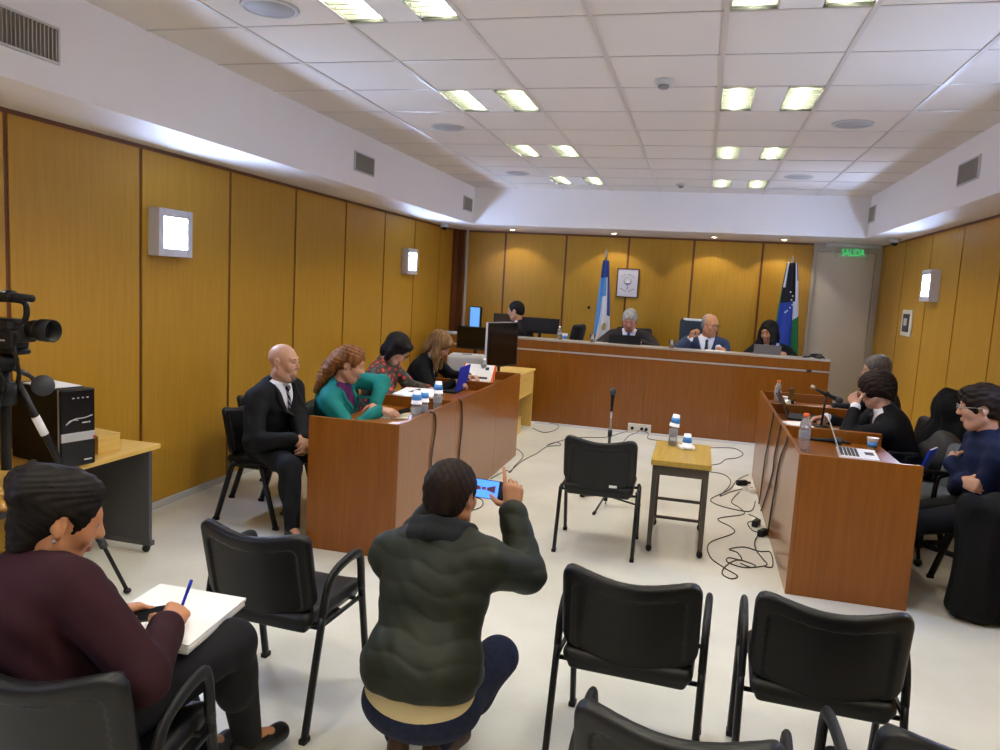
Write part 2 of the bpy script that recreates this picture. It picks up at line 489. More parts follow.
LLAB = {(-1.825, 3.035): 'twin louvre ceiling light at the top edge of the photo, left column',
        (.005, 3.035): 'twin louvre ceiling light cut by the top edge of the photo, right column',
        (-1.825, 4.94): 'large twin louvre ceiling light in the left column, second from the front',
        (.005, 4.94): 'large twin louvre ceiling light just right of the domed smoke detector',
        (-1.825, 6.845): 'twin louvre ceiling light in the left column, third from the front',
        (.005, 6.845): 'twin louvre ceiling light in the right column, third from the front',
        (-1.825, 8.75): 'farthest twin louvre ceiling light of the left column',
        (.005, 8.75): 'farthest twin louvre ceiling light of the right column'}
first = True
for c in LIGHT_CELLS:
    lab = LLAB.get(c, 'unseen twin louvre ceiling light added to light the near part of the room')  # unlisted cells lie out of view, added for the light they give
    o = LT if first else dup(LT)
    first = False
    o.location = (c[0], c[1], 0); o['label'] = lab; o['group'] = 'ceiling lights'
# wall sconces
M_scon = mat('sconce_frame', '#d2d2da', 0.4)
M_sglow = mat('sconce_diffuser', '#ffffff', 0.5, emit='#b4ceff', estr=SCONCE_E)
def make_sconce():
    t = thing('wall_lamp', '', 'wall lamp')
    m = MB()
    W, H, D, b = .35, .32, .085, .055
    m.bb((-W/2, 0, -H/2), (-W/2+b, D, H/2), 0, .003); m.bb((W/2-b, 0, -H/2), (W/2, D, H/2), 0, .003)
    m.bb((-W/2+b, 0, H/2-b), (W/2-b, D, H/2), 0, .003); m.bb((-W/2+b, 0, -H/2), (W/2-b, D, -H/2+b), 0, .003)
    m.build('frame', M_scon, t)
    g = MB(); g.bb((-W/2+b-.004, .01, -H/2+b-.004), (W/2-b+.004, D-.004, H/2-b+.004), 0, .004); g.build('diffuser', M_sglow, t)
    return t
s0 = make_sconce()
def place_sconce(o, x, y, rz, lab): o.location = (x, y, 1.935); o.rotation_euler = (0, 0, rz); o['label'] = lab; o['group'] = 'square wall lamps'
place_sconce(s0, XL, 4.585, -PI/2, 'large square lit wall lamp on the left wood panels nearest the camera')
place_sconce(dup(s0), XL, 9.07, -PI/2, 'small lit wall lamp far along the left wall near the corner')
place_sconce(dup(s0), XR, 8.53, PI/2, 'lit square wall lamp on the right wall near the door')
place_sconce(dup(s0), XL, .2, -PI/2, 'square wall lamp on the left wall beside the public chairs')
place_sconce(dup(s0), XR, 4.2, PI/2, 'square wall lamp on the right wall beside the public chairs')
# air grilles in the bulkheads
def grille(x, y0, y1, z0, z1, side, lab, cols=None):
    t = thing('air_grille', lab, 'air vent', (x, (y0+y1)/2, (z0+z1)/2), 0, 'air grilles on the bulkheads')
    w, h = y1-y0, z1-z0; q = side
    m = MB()
    for a, b in (((0, -w/2-.012, h/2), (q*.014, w/2+.012, h/2+.012)), ((0, -w/2-.012, -h/2-.012), (q*.014, w/2+.012, -h/2)),
                 ((0, -w/2-.012, -h/2), (q*.014, -w/2, h/2)), ((0, w/2, -h/2), (q*.014, w/2+.012, h/2))): m.bb(a, b, 0, .002)
    m.bb((0, -w/2, -h/2), (q*.002, w/2, h/2), 1)
    k = int(w/.022)
    for i in range(k):
        y = -w/2+(i+.5)*w/k
        m.box((q*.007, y, 0), (.012, .006, h), 2, M=None)
    m.build('grille', [M_ltgrey, mat('grille_back', '#75706a', .6), mat('grille_slat', '#a59f95', 0.45)], t)
grille(BL, 2.42, 3.06, 2.63, 2.775, 1, 'long air grille on the left bulkhead nearest the camera')
grille(BL, 6.25, 6.64, 2.64, 2.785, 1, 'square air grille midway along the left bulkhead')
grille(BL, 9.42, 9.76, 2.64, 2.795, 1, 'small air grille at the far end of the left bulkhead')
grille(BR, 6.2, 6.64, 2.655, 2.80, -1, 'air grille on the right bulkhead nearer the camera')
grille(BR, 9.58, 10.0-.14, 2.67, 2.83, -1, 'small air grille at the far end of the right bulkhead')
# round ceiling speakers, smoke detectors
M_spk = mat('speaker_mesh', '#a9aaae', 0.6)
for x, y, lab in ((-2.12, 3.42, 'round ceiling speaker at the top left of the photo'), (-2.13, 6.12, 'round ceiling speaker left of the large left ceiling light row'),
                  (.93, 5.97, 'round ceiling speaker right of the large right ceiling light'), (.86, 8.46, 'far round ceiling speaker on the right near the bulkhead'), (-2.12, 8.55, 'far round ceiling speaker on the left near the bulkhead')):
    t = thing('ceiling_speaker', lab, 'speaker', (x, y, ZC), 0, 'round ceiling speakers')
    m = MB(); m.lathe([(.0, -.006), (.118, -.007), (.12, -.004)], 0, 28); m.build('speaker_mesh', M_spk, t)
    m = MB(); m.lathe([(.118, 0), (.118, -.009), (.135, -.008), (.14, 0)], 0, 28); m.build('rim', M_ltgrey, t)
for x, y, s, lab in ((-.32, 4.78, 1, 'domed smoke detector in the middle of the ceiling'), (-.33, 9.15, .9, 'small smoke detector far back on the ceiling')):
    t = thing('smoke_detector', lab, 'smoke detector', (x, y, ZC), 0, 'smoke detectors')
    m = MB(); m.lathe([(.055*s, 0), (.058*s, -.015*s), (.05*s, -.03*s), (.0, -.032*s)], 0, 22); m.build('base', M_ltgrey, t)
    m = MB(); m.lathe([(.034*s, -.03*s), (.034*s, -.044*s), (.022*s, -.052*s), (0, -.054*s)], 0, 20); m.build('sensor', M_grey, t)
# dome cameras in the corners
for x, y, lab in ((XL+.16, 10.0, 'small white security camera in the far left soffit corner'), (XR-.14, 9.8, 'small white dome camera on the right soffit by the exit')):
    t = thing('security_camera', lab, 'security camera', (x, y, ZS), 0, 'security cameras')
    m = MB(); m.lathe([(.06, 0), (.062, -.03), (.05, -.05), (0, -.05)], 0, 20); m.build('housing', M_ltgrey, t)
    m = MB(); m.lathe([(.042, -.048), (.036, -.068), (.018, -.082), (0, -.086)], 0, 18); m.build('dome', M_gloss, t)
# downlights over the back wall
M_dl = mat('downlight_lamp', '#ffffff', 0.4, emit='#ffe9c8', estr=25)
for i, x in enumerate((-2.66, -1.22, .1, .98)):
    nm = ['first', 'second', 'third', 'last'][i]
    t = thing('downlight', nm+' recessed spot from the left in the back soffit', 'downlight', (x, 10.62, ZS), 0, 'soffit downlights')
    m = MB(); m.lathe([(.038, -.001), (.04, -.006), (.055, -.004), (.056, 0)], 0, 20); m.build('ring', M_alu, t)
    m = MB(); m.lathe([(0, -.003), (.037, -.003)], 0, 16); m.build('lamp', M_dl, t)
    l = bpy.data.lights.new('downlight_beam', 'SPOT'); l.energy = DL_E; l.spot_size = math.radians(105); l.spot_blend = .25; l.color = (1, .9, .74); l.shadow_soft_size = .03
    lo = bpy.data.objects.new('downlight_beam', l); C.objects.link(lo); lo.parent = t; lo.location = (0, 0, -.012); lo.rotation_euler = (math.radians(14), 0, 0)

# exit sign hung below the soffit over the door
t = thing('exit_sign', 'hanging clear exit sign with green letters over the pale door', 'exit sign', (1.86, 10.93, ZS))
m = MB(); m.bb((-.34, -.04, -.045), (.34, .04, 0), 0, .006); m.build('bracket', M_ltgrey, t)
m = MB(); m.bb((-.21, -.004, -.19), (.21, .004, -.045), 0); m.build('panel', mat('exit_panel', '#dfe6df', 0.1, alpha=.12), t)
M_green = mat('exit_green', '#12c45a', 0.4, emit='#1fc468', estr=.7)
text_mesh('SALIDA', .13, 'letters', M_green, t, (.015, -.0095, -.116), (PI/2, 0, 0)).scale = (.66, 1, 1)
# wall thermostat on the right wall
t = thing('wall_panel', 'white framed dark control panel on the right wall', 'control panel', (XR, 9.38, 1.535))
m = MB(); m.bb((-.02, -.2, -.145), (0, .2, .145), 0, .005); m.build('frame', M_outlet, t)
m = MB(); m.bb((-.026, -.13, -.10), (-.018, .13, .10), 0, .003); m.build('plate', M_dkgrey, t)
m = MB(); m.bb((-.03, -.06, -.03), (-.024, .07, .05), 0, .002); m.build('display', M_ltgrey, t)
# small dark wall hook on back wall panel
t = MB(); t.lathe([(.022, 0), (.022, .012), (.012, .02), (0, .022)], 0, 14, M=T(-1.56, YB, 1.45, rx=PI/2)); tag(t.build('wall_button', M_black), 'small round black button on the back wall left of the flag', 'wall button')
# ------------------------------------------------------------------ chairs
def rotx(a): c, s_ = math.cos(a), math.sin(a); return np.array([[1, 0, 0], [0, c, -s_], [0, s_, c]])
def roty(a): c, s_ = math.cos(a), math.sin(a); return np.array([[c, 0, s_], [0, 1, 0], [-s_, 0, c]])
def rotz(a): c, s_ = math.cos(a), math.sin(a); return np.array([[c, -s_, 0], [s_, c, 0], [0, 0, 1]])

def make_chair(arms):
    t = thing('stacking_chair', '', 'chair')
    # seat cushion with dished top and rounded front, plastic pan under it
    s = SDF(.0075, .02)
    s.bx((0, .02, .425), (.225, .225, .03), None, .028, 0, .0, bend=lambda q: q+np.stack([0*q[..., 0], 0*q[..., 0], .55*np.maximum(np.abs(q[..., 0])-.1, 0)**2*-1+.9*np.maximum(q[..., 1]-.1, 0)**2], -1))
    s.bx((0, .01, .397), (.205, .205, .018), None, .015, 1, .012, bend=lambda q: q+np.stack([0*q[..., 0], 0*q[..., 0], .9*np.maximum(q[..., 1]-.1, 0)**2], -1))
    s.build('seat', [M_vinyl, M_shell], t, 1)
    # moulded back shell: curved, rim round a recessed rear panel, bottom edge bowed down
    R = rotx(math.radians(13)); cb = np.array([0, -.235, .602])
    bend = lambda q: q-np.stack([0*q[..., 0], .9*q[..., 0]**2, -.012*np.cos(q[..., 0]*13)], -1)
    b = SDF(.0065, .01)
    b.bx(cb, (.237, .021, .165), R, .02, 0, 0, bend=bend)
    # round the outline corners
    def corner(P):
        q = bend((P-cb)@R); a = np.abs(q[..., [0, 2]])-np.array([.237-.065, .165-.065])
        return np.linalg.norm(np.maximum(a, 0), axis=-1)+np.minimum(a.max(-1), 0)-.065
    b._add(lambda P: -corner(P), cb-.35, cb+.35, 0, .006, 's')
    def recess(P):
        q = bend((P-cb)@R); a = np.abs(q-np.array([0, -.022, -.012]))-np.array([.185-.03, .011, .125-.03])
        return np.linalg.norm(np.maximum(a, 0), axis=-1)+np.minimum(a.max(-1), 0)-.005
    def rec2(P):
        q = bend((P-cb)@R); c2 = q-np.array([0, -.024, -.025])
        a = np.abs(c2[..., [0, 2]])-np.array([.19-.035, .135-.035])
        o = np.linalg.norm(np.maximum(a, 0), axis=-1)+np.minimum(a.max(-1), 0)-.035
        return np.maximum(o, np.abs(c2[..., 1])-.014)
    b._add(rec2, cb-.3, cb+.3, 0, .006, 's')
    b.build('backrest', [M_shell], t, 1)
    p = SDF(.0075, .01)
    p.bx(cb+R@np.array([0, .022, -.0]), (.218, .02, .148), R, .019, 0, 0, bend=bend)
    p.build('back_pad', M_vinyl, t, 1)
    for sx in (-1, 1):
        x = sx*.252
        if arms:
            path = smooth_path([(x, -.255, 0.01), (x, -.205, .22), (x, -.15, .44), (x, -.13, .52), (x, -.09, .575), (x, -.02, .60), (x, .09, .607), (x, .135, .575), (x, .155, .44), (x, .195, .22), (x, .235, .01)], 5)
            i0 = min(range(len(path)), key=lambda i: abs(path[i].z-.44) if i < 22 else 9)
            i1 = min(range(len(path)), key=lambda i: abs(path[i].z-.44) if i > 28 else 9)
            m = MB(); m.tube(path[:i0+1], .0125, 0, 10, .020, (1, 0, 0)); l1 = m.build('leg', M_blackm, t)
            m = MB(); m.tube(path[i1:], .0125, 0, 10, .020, (1, 0, 0)); l2 = m.build('leg', M_blackm, t)
            m = MB(); m.tube(path[i0:i1+1], .0135, 0, 10, .021, (1, 0, 0)); m.build('armrest', M_black, t)
            feet = ((-.255, l1), (.235, l2)); zy = (-.145, .152)
        else:
            m = MB(); m.tube([(x, -.255, .01), (x, -.13, .395), (x*.98, -.11, .41)], .0125, 0, 10, .020, (1, 0, 0)); l1 = m.build('leg', M_blackm, t)
            m = MB(); m.tube([(x, .225, .01), (x, .11, .395), (x*.98, .09, .41)], .0125, 0, 10, .020, (1, 0, 0)); l2 = m.build('leg', M_blackm, t)
            feet = ((-.255, l1), (.225, l2)); zy = (-.125, .105)
        for fy, lg in feet:
            m = MB(); m.bb((x-.014, fy-.021, 0), (x+.014, fy+.021, .022), 0, .004); m.build('foot_cap', M_black, lg)
        m = MB(); m.tube([(x*.99, zy[0], .405), (x*.99, zy[1], .405)], .009, 0, 8); m.build('side_rail', M_blackm, t)
        m = MB()
        xx = sx*.2
        m.tube(smooth_path([(xx, .05, .385), (xx, -.12, .385), (xx, -.145, .41), (xx, -.158, .47), (xx, -.17, .54)], 5), .006, 0, 8, .018, (0, 1, 0)); m.build('back_upright', M_blackm, t)
    m = MB()
    for y in (zy[0], zy[1]): m.tube([(-.25, y, .392), (.25, y, .392)], .009, 0, 8)
    m.build('cross_rail', M_blackm, t)
    return t

arm_chair = make_chair(True); plain_chair = make_chair(False)
used = {'a': False, 'p': False}
def chair(kind, x, y, rz, lab):
    src = arm_chair if kind == 'a' else plain_chair
    o = dup(src) if used[kind] else src
    used[kind] = True
    o.location = (x, y, 0); o.rotation_euler = (0, 0, math.radians(rz)); o['label'] = lab; o['group'] = 'black visitor chairs'
    return o
WITNESS = chair('p', -.545, 5.02, 1, 'armless black chair with a small white sticker facing the judges, beside the little table')
m = MB(); m.box((0, 0, 0), (.05, .002, .018), 0); st_ = m.build('sticker', M_paper, WITNESS); st_.location = (.10, -.262, .475); st_.rotation_euler = (math.radians(13), 0, 0)
chair('a', -1.51, 2.64, -3, 'empty black armchair in front of the seated note-taking woman, left of the crouching man')
chair('a', -.135, 2.725, -3, 'empty black armchair just right of the crouching man')
chair('a', .495, 2.735, -2, 'empty black armchair in front of the near end of the right desk')
chair('a', .045, 1.87, -4, 'black armchair back cut off by the bottom edge, centre of the photo')
chair('a', .685, 2.03, 4, 'black armchair cut off by the bottom right edge of the photo')
chair('p', -2.82, 4.67, -94, 'black armless chair the bald man in the suit sits on')
chair('p', -3.07, 5.20, -84, 'black armless chair behind the bald man against the left wall')
chair('a', -1.47, 1.58, 9, 'black armchair the note-taking woman in maroon sits on')
chair('p', 1.78, 5.0, 88, 'black chair the young man with glasses sits on')
chair('p', -2.50, 4.98, -86, 'black chair under the woman in the teal jacket')
chair('p', -2.60, 5.83, -86, 'black chair under the woman in the floral blouse')
chair('p', -2.62, 6.62, -86, 'black chair under the woman in black with long fair hair')
chair('p', 1.58, 6.2, 88, 'black chair under the dark haired man resting his chin on his hand')

# ------------------------------------------------------------------ side desks, three units each
def desk_unit(label, x0, x1, y0, y1, front, group):
    """front: +1 public side at x1, -1 at x0"""
    t = thing('courtroom_desk', label, 'desk', ((x0+x1)/2, (y0+y1)/2, 0), 0, group)
    w, d = x1-x0, y1-y0
    f = 1 if front > 0 else -1
    m = MB(); m.bb((f*(w/2-.024), -d/2, 0), (f*w/2, d/2, .84), 0, .0015); m.build('front_panel', M_deskf, t)
    for s_ in (-1, 1):
        m = MB(); y = s_*(d/2)
        m.bb((-f*w/2, min(y, y-s_*.024), 0), (f*(w/2-.0245), max(y, y-s_*.024), .84), 0, .0015); m.build('end_panel', M_desk, t)
    m = MB(); m.bb((-f*(w/2-.005), -d/2+.0245, .735), (f*(w/2-.0245), d/2-.0245, .76), 0, .002); m.build('worktop', M_deskh, t)
    return t
ys = [4.2, 5.31, 6.49, 7.38]; nm = ['nearest', 'middle', 'far']
for i in range(3): desk_unit('cherry wood desk unit on the left, '+nm[i]+' of three in the row', -2.28, -1.68, ys[i]+.0005, ys[i+1]-.0005, 1, 'left desk row')
ys2 = [4.6, 5.63, 6.79, 7.65]
for i in range(3): desk_unit('cherry wood desk unit on the right, '+nm[i]+' of three in the row', .62, 1.27, ys2[i]+.0005, ys2[i+1]-.0005, -1, 'right desk row')

# ------------------------------------------------------------------ judges' bench on its low platform
t = thing('platform', 'low wooden platform behind the judges bench', 'platform', (0, 0, 0))
m = MB(); m.bb((-2.9, 9.47, 0), (1.38, YB-.002, .20), 0, .004); m.build('deck', M_deskh, t)
t = thing('judges_bench', 'long cherry wood judges bench with a silver stripe along its front', 'bench', (-.65, 9.41, 0))
x0, x1 = -3.35+.65, 1.50+.65
m = MB()
xs = [x0, -1.66+.65, -.58+.65, .45+.65, x1]
for i in range(4): m.bb((xs[i]+.001, 0, 0), (xs[i+1]-.001, .03, .905), 0, .001)
m.build('front_panel', M_deskf, t)
m = MB()
for i in range(4): m.bb((xs[i]+.0005, -.002, .925), (xs[i+1]-.0005, .03, 1.035), 0, .001)
m.build('upper_band', M_deskf, t)
m = MB(); m.bb((x0, -.004, .905), (x1, .03, .925), 0); m.build('silver_stripe', M_alu, t)
m = MB(); m.bb((x0, -.008, 1.035), (x1+.004, .30, 1.055), 0, .003); m.build('ledge', mat('ledge_edge', '#a79c8f', 0.35), t)
m = MB(); m.bb((x0, .3, .93), (x1-.02, .50, .955), 0, .003); m.bb((x0, .50, .93), (-2.40+.65, .95, .955), 0, .003); m.build('worktop', M_deskh, t)
m = MB(); m.bb((x1-.03, .031, 0), (x1, .52, 1.035), 0, .002); m.build('end_panel', M_desk, t)

# ------------------------------------------------------------------ small items
def bottle(loc, cap, label, group, cup=False, s=1.0):
    t = thing('water_bottle', label, 'bottle', loc, 0, group)
    m = MB()
    prof = [(.0, .003), (.026, .002), (.031, .008), (.031, .05), (.028, .06), (.031, .07), (.031, .12), (.0285, .13), (.031, .14), (.029, .158), (.018, .182), (.0125, .192), (.0125, .203)]
    m.lathe([(r*s, z*s) for r, z in prof], 0, 18); m.build('body', M_pet, t)
    m = MB(); m.lathe([(.0315*s, .075*s), (.0318*s, .076*s), (.0318*s, .115*s), (.0315*s, .116*s)], 0, 18); m.build('label_band', M_petlabel, t)
    m = MB(); m.lathe([(.0145*s, .195*s), (.015*s, .20*s), (.015*s, .214*s), (.0, .215*s)], 0, 14); m.build('cap', cap, t)
    return t
M_pet = mat('pet_plastic', '#eef3f6', 0.08, trans=0.75, ior=1.25)
M_petlabel = mat('pet_label', '#b9bcc0', 0.35, trans=0.4, ior=1.2)
def cup(loc, label, group, inverted=False, tilt=0):
    t = thing('paper_cup', label, 'cup', loc, 0, group)
    h = .085
    pr = [(.024, 0), (.036, h), (.0375, h+.001), (.0345, h), (.0225, .004), (0, .004)]
    bd = [(.0269, .022), (.0272, .022), (.0328, .060), (.0325, .060)]
    if inverted: pr = [(r, h-z) for r, z in pr]; bd = [(r+.0003, h-z) for r, z in bd]
    m = MB(); m.lathe(pr, 0, 22); m.build('body', M_cup, t)
    m = MB(); m.lathe([(r+.0004, z) for r, z in bd], 0, 22); m.build('blue_band', M_cupblue, t)
    if tilt: t.rotation_euler = (tilt[0], tilt[1], 0)
    return t
WT = .7605
# left desk bottles wearing upturned cups
for k, (x, y, lb) in enumerate(((-1.75, 4.66, 'nearest of the two close together on the left desk'), (-1.74, 4.77, 'second of the two close together on the left desk'), (-1.79, 5.20, 'beside the blue laptop on the left desk'))):
    bottle((x, y, WT), M_cup, 'bottle under an upturned cup, '+lb, 'left desk water bottles')
    cup((x, y, WT+.142), 'cup upturned on the bottle '+lb, 'upturned cups', True)
bottle((-2.02, 7.22, WT), M_cup, 'small clear bottle in front of the white binder on the left desk', 'left desk water bottles')
bottle((.76, 7.42, WT), M_orange, 'water bottle with orange cap at the far end of the right desk', 'orange capped bottles')
bottle((.71, 5.12, WT), M_orange, 'water bottle with orange cap at the near corner of the right desk', 'orange capped bottles', s=1.15)
cup((1.17, 5.40, WT), 'white paper cup with blue band on the right desk by the white laptop', 'upright paper cups')
cup((.80, 7.28, WT), 'white cup beside the far orange capped bottle', 'upright paper cups')

# witness table
t = thing('side_table', 'small wooden topped table with dark steel frame on castors', 'table', (-.035, 5.32, 0))
m = MB(); m.bb((-.192, -.345, .597), (.192, .345, .632), 0, .004); m.build('tabletop', wood('oak_yellow', '#a88736', '#b89845', 'y', .4), t)
M_umber = mat('umber_steel', '#4a4339', 0.42)
m = MB()
m.bb((-.18, -.315, .53), (.18, -.29, .597), 0); m.bb((-.18, .29, .53), (.18, .315, .597), 0)
m.bb((-.18, -.29, .53), (-.16, .29, .597), 0); m.bb((.16, -.29, .53), (.18, .29, .597), 0)
m.build('apron', M_umber, t)
for sx in (-1, 1):
    for sy in (-1, 1):
        m = MB(); m.bb((sx*.165-.015, sy*.30-.015, .05), (sx*.165+.015, sy*.30+.015, .53), 0, .002); lg = m.build('leg', M_umber, t)
        m = MB(); m.sphere((sx*.165, sy*.30, .026), (.02, .026, .026)); m.tube([(sx*.165, sy*.3, .03), (sx*.165, sy*.3, .055)], .008); m.build('castor', M_black, lg)
m = MB()
for y, z in ((.30, .06), (.30, .2)): m.bb((-.16, y-.008, z), (.16, y+.008, z+.02), 0)
for x in (-.165, .165): m.bb((x-.008, -.29, .06), (x+.008, .29, .08), 0)
m.build('stretcher', M_umber, t)
bottle((-.11, 5.52, .6325), M_cup, 'clear water bottle under an upturned cup on the small witness table', 'witness table bottle')
cup((-.108, 5.52, .6325+.142), 'white and blue cup upturned on the witness table bottle', 'upturned cups', True, (0, .12))
M_nap = mat('tissue', '#efefee', .8)
s = SDF(.006, .01, disp=lambda P: .004*np.sin(P[..., 0]*160+P[..., 1]*90)); s.bx((0, 0, .012), (.055, .045, .012), rotz(.3), .01); o = s.build('crumpled_napkin', M_nap); o.location = (-.01, 5.44, .6355)
tag(o, 'crumpled white napkin under a cup on the witness table', 'napkin')
cup((-.01, 5.445, .656), 'white and blue cup upturned on the crumpled napkin', 'upturned cups', True)

# microphone floor stand
def mic_stand():
    t = thing('microphone_stand', 'black floor microphone stand in front of the judges bench', 'microphone stand', (-.605, 5.95, 0))
    m = MB(); m.tube([(0, 0, .08), (0, 0, .60)], .011, 0, 10); m.tube([(0, 0, .57), (0, 0, .62)], .017, 0, 10); m.build('pole', M_blackm, t); m = MB(); m.tube([(0, 0, .6), (0, 0, .79)], .007, 0, 10); m.build('upper_pole', M_steel, t)
    m = MB(); m.tube([(0, 0, .05), (0, 0, .11)], .02, 0, 10); m.build('hub', M_black, t)
    for a in (20, 140, 260):
        c, s_ = math.cos(math.radians(a)), math.sin(math.radians(a))
        m = MB(); m.tube([(.01*c, .01*s_, .09), (.27*c, .27*s_, .016)], .008, 0, 8); lg = m.build('leg', M_blackm, t)
        m = MB(); m.tube([(.25*c, .25*s_, .02), (.29*c, .29*s_, .014)], .013, 0, 8); m.build('rubber_foot', M_black, lg)
    m = MB(); m.tube([(0, 0, .77), (0, 0, .80)], .012, 0, 10); m.build('clip', M_black, t)
    return t
mic_stand()
def mic(M, label, name='microphone', L=.17):
    t = thing(name, label, 'microphone'); t.matrix_world = M
    m = MB(); m.lathe([(.009, 0), (.011, .01), (.0135, L*.7), (.017, L*.92), (.019, L)], 0, 14); m.build('handle', M_black, t)
    m = MB(); m.lathe([(.019, L), (.025, L+.012), (.026, L+.03), (.02, L+.05), (0, L+.058)], 0, 14); m.build('grille_head', M_dkgrey, t)
    return t
mic(T(-.605, 5.95, .80, rx=0), 'black microphone upright on the floor stand', L=.10)
# ------------------------------------------------------------------ left table with computer, video camera
t = thing('office_table', 'maple topped office table with dark grey side panel on the left wall', 'table', (-3.33, 3.2, 0))
m = MB(); m.bb((-.28, -.62, .632), (.30, .60, .66), 0, .003); m.build('tabletop', M_pale, t)
M_panel = mat('grey_laminate', '#4c4d52', .55)
for y in (-.55, .55):
    m = MB(); m.bb((-.26, y-.013, .06), (.27, y+.013, .632), 0, .002); m.bb((-.27, y-.02, .045), (.285, y+.02, .075), 0, .004); e = m.build('end_panel', M_panel, t)
    for x in (-.2, .24):
        m = MB(); m.lathe([(0, -.012), (.022, -.012), (.024, 0), (.022, .012), (0, .012)], 0, 16, M=T(x, y, .0245, ry=PI/2)); m.tube([(x, y, .03), (x, y, .06)], .008); m.build('castor', M_black, e)
m = MB(); m.bb((-.24, -.535, .3), (-.222, .535, .62), 0); m.build('modesty_panel', M_panel, t)
# computer tower
t = thing('computer_tower', 'black computer tower with silver stripe on the maple table', 'computer', (-3.225, 3.22, .6605), math.radians(-14))
m = MB(); m.bb((-.22, -.09, .004), (.19, .09, .40), 0, .004); m.bb((-.2, -.08, 0), (-.17, .08, .004)); m.bb((.14, -.08, 0), (.17, .08, .004)); m.build('case', mat('pc_case', '#0a0a0b', .55, spec=.25), t)
m = MB(); m.bb((.19, -.092, .003), (.212, .092, .402), 0, .008); m.build('bezel', mat('pc_bezel', '#0c0c10', .22), t)
m = MB(); m.bb((.188, -.094, .003), (.20, -.0885, .402), 0, .002); m.build('bezel_edge', M_grey, t)
m = MB(); m.bb((.208, -.09, .135), (.2145, .09, .18), 0, .003); m.build('silver_stripe', M_alu, t)
m = MB(); m.tube(smooth_path([(.213, -.065, .225), (.213, -.02, .25), (.213, .03, .252), (.213, .075, .262)], 5), .0025, 0, 6); m.tube(smooth_path([(.213, -.065, .225), (.213, -.04, .245), (.213, .0, .243)], 5), .002, 0, 6)
m.bb((.211, .02, .225), (.214, .05, .231)); m.bb((.211, .055, .224), (.214, .063, .232))
for y in (-.03, -.005, .02, .045): m.bb((.211, y, .355), (.214, y+.01, .36))
m.bb((.211, .03, .03), (.214, .07, .036)); m.build('logo', M_ltgrey, t)
m = MB(); m.bb((.2105, .077, .137), (.2155, .09, .152)); m.build('red_badge', M_red, t)
m = MB(); m.bb((-.12, -.075, 0), (.14, .08, .004)); o = m.build('highlight_sheet', M_paper); o.location = (-3.24, 3.22, .6605+.4025); o.rotation_euler = (0, 0, math.radians(-14)); tag(o, 'white sheet standing in for the bright reflection on top of the black computer tower', 'paper')  # thin white sheet added in place of the reflection on the tower's top
t = thing('small_box', 'small pale wooden box behind the computer tower', 'box', (-3.21, 3.50, .6605), math.radians(-10))
m = MB(); m.bb((-.10, -.07, 0), (.10, .07, .095), 0, .003); m.build('box_body', M_pale, t)
m = MB(); m.bb((-.102, -.072, .095), (.102, .072, .104), 0, .002); m.build('lid', M_pale, t)
# tripod
CX, CY = -2.99, 2.72
t = thing('tripod', 'black tripod with a white tag on one leg under the video camera', 'tripod', (CX, CY, 0))
m = MB(); m.tube([(0, 0, .75), (0, 0, 1.24)], .022, 0, 12); m.tube([(0, 0, 1.05), (0, 0, 1.15)], .05, 0, 12); m.build('centre_column', M_blackm, t)
m = MB(); m.lathe([(.03, 1.2), (.055, 1.22), (.06, 1.255), (.045, 1.285), (0, 1.285)], 0, 16); m.build('bowl_head', M_black, t)
m = MB(); m.lathe([(.047, 1.285), (.05, 1.29), (.05, 1.325), (.047, 1.33), (0, 1.33)], 0, 16); m.build('red_collar', mat('dark_red', '#5a1418', .45), t)
legs = [((.22, .50), True), ((.18, -.42), False), ((-.15, -.48), False)]
for (dx, dy), tg in legs:
    a = Vector((dx*.1, dy*.1, 1.14)); b = Vector((dx, dy, .015))
    P = lambda q: a+(b-a)*q
    m = MB(); m.tube([P(0), P(.42)], .017, 0, 10); m.tube([P(.4), P(.75)], .014, 0, 10); m.tube([P(.72), P(1)], .0105, 0, 10); lg = m.build('leg', M_blackm, t)
    m = MB(); m.tube([P(.39), P(.44)], .023, 0, 10); m.build('leg_lock', M_dkgrey, lg); m = MB(); m.tube([P(.715), P(.765)], .021, 0, 10); m.box(P(.74)+Vector((.02, -.02, .01)), (.02, .03, .03), 0, .004); m.build('leg_lock', M_dkgrey, lg)
    m = MB(); m.sphere(b, (.02, .02, .015)); m.build('rubber_foot', M_black, lg)
    if tg:
        m = MB(); m.tube([P(.14), P(.22)], .0185, 0, 12); m.build('white_tag', M_paper, lg)
m = MB(); m.tube([(.05, 0, 1.22), (.10, .03, 1.19)], .012, 0, 8); m.lathe([(0, -.02), (.045, -.018), (.048, 0), (.045, .018), (0, .02)], 0, 18, M=frame_to((.16, .05, 1.145), (.3, -.1, 1.18))); m.tube([(.1, .03, 1.19), (.15, .06, 1.14)], .01); m.build('pan_knob', M_dkgrey, t)
